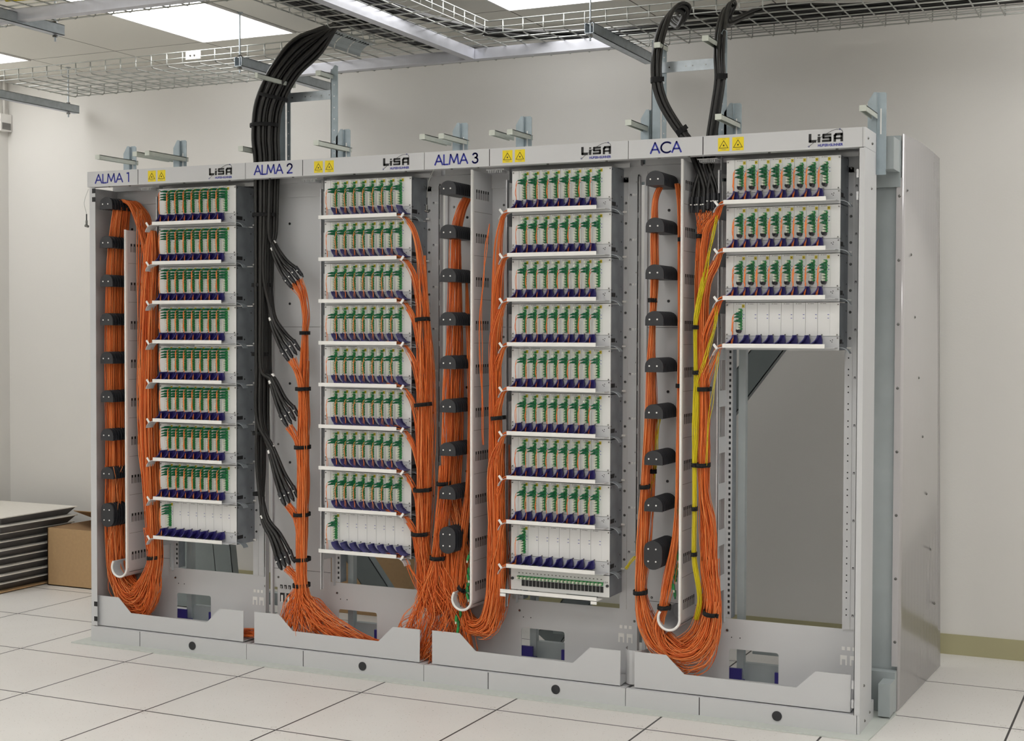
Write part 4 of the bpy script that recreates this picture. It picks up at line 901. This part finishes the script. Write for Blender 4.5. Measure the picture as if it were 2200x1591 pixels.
# cables lying in the trays
for j in range(8):
    rnd = random.Random(j); y = 1.02+rnd.uniform(-.07, .07)+.0; zz = ZT+.010+rnd.uniform(0, .028)
    pts = [(1.33+rnd.uniform(-.05, .05), -2.2, zz), (1.40+rnd.uniform(-.04, .04), -1.0, zz+.01), (1.50+rnd.uniform(-.04, .04), -.2, zz+.01), (1.62, .35+rnd.uniform(-.04, .04), zz), (1.75, .72+rnd.uniform(-.04, .04), zz), (2.05, .92+rnd.uniform(-.03, .03), zz), (2.6, y, zz), (3.2, y+.02, zz), (4.2, y+rnd.uniform(0, .06), zz), (6.5, y, zz)]
    path_tube('power_cable', pts, .0085, 'black cable lying in the long wire tray toward the right wall', 'black cables lying in the wire trays')
for j in range(5):
    rnd = random.Random(j+40)
    path_tube('power_cable', [(1.26+j*.03, -2.2, ZT+.012), (1.25+j*.03, -1.0, ZT+.015), (1.24+j*.035, -.3, ZT+.015), (1.25+j*.04, .3, ZT+.02), (1.30+j*.04, .75, ZT+.015), (1.42+j*.03, .98, ZT+.015), (1.55+.04*j, 1.05, ZT+.015)], .0085, 'black cable ending in the crossing wire tray above the ALMA 2 rack', 'black cables in the crossing wire tray')
path_tube('fibre_duct', [(.2, -.70, ZT+.03), (.8, -.62, ZT+.03), (1.3, -.60, ZT+.04), (1.6, -.75, ZT+.04)], .02, 'yellow fibre cable in the near wire tray at the upper left', None, 'yel')
wf = thing('cable_waterfall', 'grey curved cable drop plate clipped to the crossing wire tray beside the black trunk', 'cable drop', (1.17, .30, ZT))
for q in range(3):
    mb = MB(); pf = [(-.075*math.sin(math.radians(a)), -.055*(1-math.cos(math.radians(a)))) for a in (88, 74, 60, 45, 30, 15, 0)]
    mb.ribbon(pf, q*.115, q*.115+.105, .002, 'frame')
    for i in range(4): mb.box(-.045, -.015, q*.115+.015+i*.023, q*.115+.019+i*.023, -.006, .0035, 'dark')
    mb.build('drop_plate', wf)

# ------------------------------------------------------------------ behind and beside the racks
es = MB(); n = 14; pts = []
for i in range(n+1):
    t_ = i/n; yy = .40+.84*t_; xx = 3.655+.036*t_; zt = 2.222+.012*math.sin(PI*t_); pts.append((xx, yy, .004, zt, xx-.027*t_))
vs_ = [(x, y, z0) for x, y, z0, z1, xt in pts]+[(xt, y, z1) for x, y, z0, z1, xt in pts]+[(x-.004, y, z0) for x, y, z0, z1, xt in pts]+[(xt-.004, y, z1) for x, y, z0, z1, xt in pts]
k_ = n+1; fs = []
for i in range(n): fs += [(i, i+1, k_+i+1, k_+i), (2*k_+i, 3*k_+i, 3*k_+i+1, 2*k_+i+1), (k_+i, k_+i+1, 3*k_+i+1, 3*k_+i), (i, 2*k_+i, 2*k_+i+1, i+1)]
fs += [(0, k_, 3*k_, 2*k_), (n, 2*k_+n, 3*k_+n, k_+n)]
es.add(vs_, fs, 'sheet', True)
end = thing('end_cover', 'tall grey lacquered sheet cover standing behind the right end of the racks', 'cover panel', (0, 0, 0))
es.build('side_sheet', end)
fl = MB(); fl.box(3.632, 3.655, .398, .401, .175, 2.055, 'sheet')
for i in range(8): fl.cyl((3.644, .398, .27+i*.245), (3.644, .395, .27+i*.245), .006, 'screw', 8, .003)
for i in range(8): z = .30+i*.245; fx = .45+.66*(1-i/7.5); sx0 = 3.655+(.036-.027*z/2.22)*(fx-.4)/.84; fl.cyl((sx0, fx, z), (sx0+.004, fx, z), .006, 'screw', 8, .003)
fl.build('flange', end)
fr_ = thing('steel_stand', 'galvanised steel stand frame behind the right end of the racks', 'frame', (0, 0, 0))
mb = MB(); mb.box(3.50, 3.648, .415, .419, .1, 2.20, 'frame'); mb.box(3.50, 3.505, .415, .47, .1, 2.2, 'frame'); mb.build('column', fr_)
mb = MB(); mb.box(3.606, 3.645, .262, .392, 2.075, 2.195, 'frame'); mb.box(3.50, 3.648, .392, .41, 2.02, 2.215, 'frame'); mb.build('top_bracket', fr_)
mb = MB(); mb.box(3.608, 3.652, .262, .36, .012, .135, 'frame'); mb.box(3.50, 3.652, .36, .41, .006, .16, 'frame'); mb.build('foot_bracket', fr_)
tag(MB().prism([(-.053, -.063), (3.632, -.066), (3.66, .36), (-.04, .36)], .0006, .0055, 'plate', axis='z').build('floor_plate'), 'thin galvanised floor plate lying under the row of racks', 'floor plate')
def brace(p, q, w_, lab, y=.8, d=.05):
    p = Vector(p); q = Vector(q); dr = (q-p).normalized(); nn = Vector((-dr.z, 0, dr.x))*w_/2
    mb = MB(); a, b, c_, e = p+nn, p-nn, q-nn, q+nn
    mb.prism([(v.x, v.z) for v in (a, b, c_, e)], y, y+.004, 'darksteel')
    for s_ in (1, -1):
        a = p+nn*s_; b = p+nn*s_*.93; c_ = q+nn*s_*.93; e = q+nn*s_
        mb.prism([(v.x, v.z) for v in (a, b, c_, e)], y, y+d, 'darksteel')
    return tag(mb.build('diagonal_brace'), lab, 'brace', 'diagonal braces behind the racks')
brace((1.995, 0, .035), (3.30, 0, 1.75), .115, 'grey diagonal brace seen through the empty opening of the ACA rack')
brace((1.22, 0, .04), (.62, 0, .80), .12, 'grey diagonal brace seen through the gap under the ALMA 2 shelves')
brace((.20, 0, .02), (.10, 0, .9), .11, 'grey steep brace seen through the gap under the ALMA 1 shelves')
tag(MB().box(1.20, 1.72, .98, 1.02, .005, .40, 'frame').build('cover_plate'), 'grey steel plate standing behind the ALMA 2 rack', 'cover panel')
tag(MB().box(-.42, .16, .86, .9, .005, .9, 'darksteel').build('cover_plate'), 'steel plate coloured dark grey, standing behind the ALMA 1 rack', 'cover panel')  # coloured darker than the plate behind ALMA 2
# earth bonding wires with clips
for p, q, lab in (((.010, -.002, 2.12), (-0.004, 0.000, 1.965), 'left end'), ((1.849, 0.000, 2.150), (1.771, 0.060, 1.980), 'ALMA 3')):
    p = Vector(p); q = Vector(q)
    mb = MB(); mb.tube(catmull([tuple(p), tuple(p+(q-p)*.4+Vector((-.012, -.01, 0))), tuple(q+Vector((0, 0, .04))), tuple(q)], 6), .0012, 'wire', 5)
    t = tag(mb.build('bonding_wire'), 'thin steel wire and clip hanging from ' + ('the left end of the header' if lab == 'left end' else 'the right end of the ALMA 2 header'), 'wire')
    MB().cyl(q+Vector((0, 0, .04)), q+Vector((0, 0, .01)), .003, 'black', 6).cyl(q+Vector((0, 0, .01)), q+Vector((0, 0, -.012)), .005, 'screw', 8).cyl(q+Vector((-.008, 0, -.014)), q+Vector((.010, 0, -.018)), .006, 'screw', 8).build('clip', t)
# left corner: spare floor tiles, cardboard box, sensor
rnd = random.Random(11); z = .045
tag(MB().box(-1.95, -1.30, .62, 1.22, .0, .006, 'cardd').box(-1.50, -1.27, .70, 1.18, .006, .012, 'card').build('cardboard_sheet'), 'flattened cardboard sheet under the stack of spare floor tiles', 'cardboard')
z = .012
names = ['lowest', 'second', 'third', 'fourth', 'fifth', 'sixth', 'seventh', 'second highest', 'topmost']
for i in range(9):
    h = .046; dx = rnd.uniform(-.012, .012); dy = rnd.uniform(-.01, .01)
    if i == 7: dx += .025
    t = thing('floor_tile', f'spare raised-floor tile in the stack beside the cardboard box, {names[i]}' + (' from the floor' if 0 < i < 7 else ''), 'floor tile', (-1.572+dx, 1.0+dy, z), 'stack of spare floor tiles')
    mb = MB(); a, b = .30, .258
    mb.add([(sx_*b, sy_*b, 0) for sx_, sy_ in ((-1, -1), (1, -1), (1, 1), (-1, 1))]+[(sx_*.292, sy_*.292, h-.006) for sx_, sy_ in ((-1, -1), (1, -1), (1, 1), (-1, 1))], [(0, 3, 2, 1), (0, 1, 5, 4), (1, 2, 6, 5), (2, 3, 7, 6), (3, 0, 4, 7), (4, 5, 6, 7)], 'tiles')
    mb.build('steel_pan', t); MB().box(-a, a, -a, a, h-.006, h-.001, 'tile').build('laminate_top', t)
    z += h
b0 = MB(); X0, X1, Y0, Y1, H = -1.245, -.66, 1.045, 1.46, .331
b0.box(X0, X1, Y0, Y0+.005, .001, H, 'card').box(X0, X1, Y1-.005, Y1, .001, H, 'card').box(X0, X0+.005, Y0, Y1, .001, H, 'card').box(X1-.005, X1, Y0, Y1, .001, H, 'card').box(X0, X1, Y0, Y1, .001, .006, 'card')
bx = thing('cardboard_box', 'open brown cardboard box on the floor behind the left end of the racks', 'box', (0, 0, 0)); b0.build('box_body', bx)
MB().add([(X0, Y0, H), (X0, Y1, H), (X0+.20, Y1-.03, H-.06), (X0+.20, Y0+.03, H-.06), (X0, Y0, H-.004), (X0, Y1, H-.004), (X0+.2, Y1-.03, H-.064), (X0+.2, Y0+.03, H-.064)], [(0, 1, 2, 3), (7, 6, 5, 4), (0, 3, 7, 4), (1, 5, 6, 2), (2, 6, 7, 3), (0, 4, 5, 1)], 'cardd').build('flap', bx)
MB().add([(X0, Y1, H), (X1, Y1, H), (X1, Y1-.20, H+.075), (X0+.0, Y1-.20, H+.075), (X0, Y1, H-.004), (X1, Y1, H-.004), (X1, Y1-.20, H+.071), (X0, Y1-.20, H+.071)], [(0, 1, 2, 3), (7, 6, 5, 4), (0, 3, 7, 4), (1, 5, 6, 2), (2, 6, 7, 3), (0, 4, 5, 1)], 'card').build('flap', bx)
bx2 = thing('cardboard_box', 'brown cardboard box on the floor seen through the gap under the ALMA 2 shelves', 'box', (0, 0, 0))
MB().box(.62, 1.10, 1.10, 1.42, .001, .40, 'card').build('box_body', bx2)
sn = thing('wall_sensor', 'small white sensor box on a conduit in the left corner of the room', 'sensor', (-1.99, 1.48, 2.68))
MB().box(0, .035, -.06, .03, .01, .115, 'sensor').build('sensor_body', sn); MB().box(.035, .038, -.05, .02, .02, .060, 'greyink').build('sensor_lens', sn)
MB().tube([(.012, -.01, .115), (.012, -.01, ZC-2.68-.002)], .008, 'sensor', 8).build('conduit', sn)
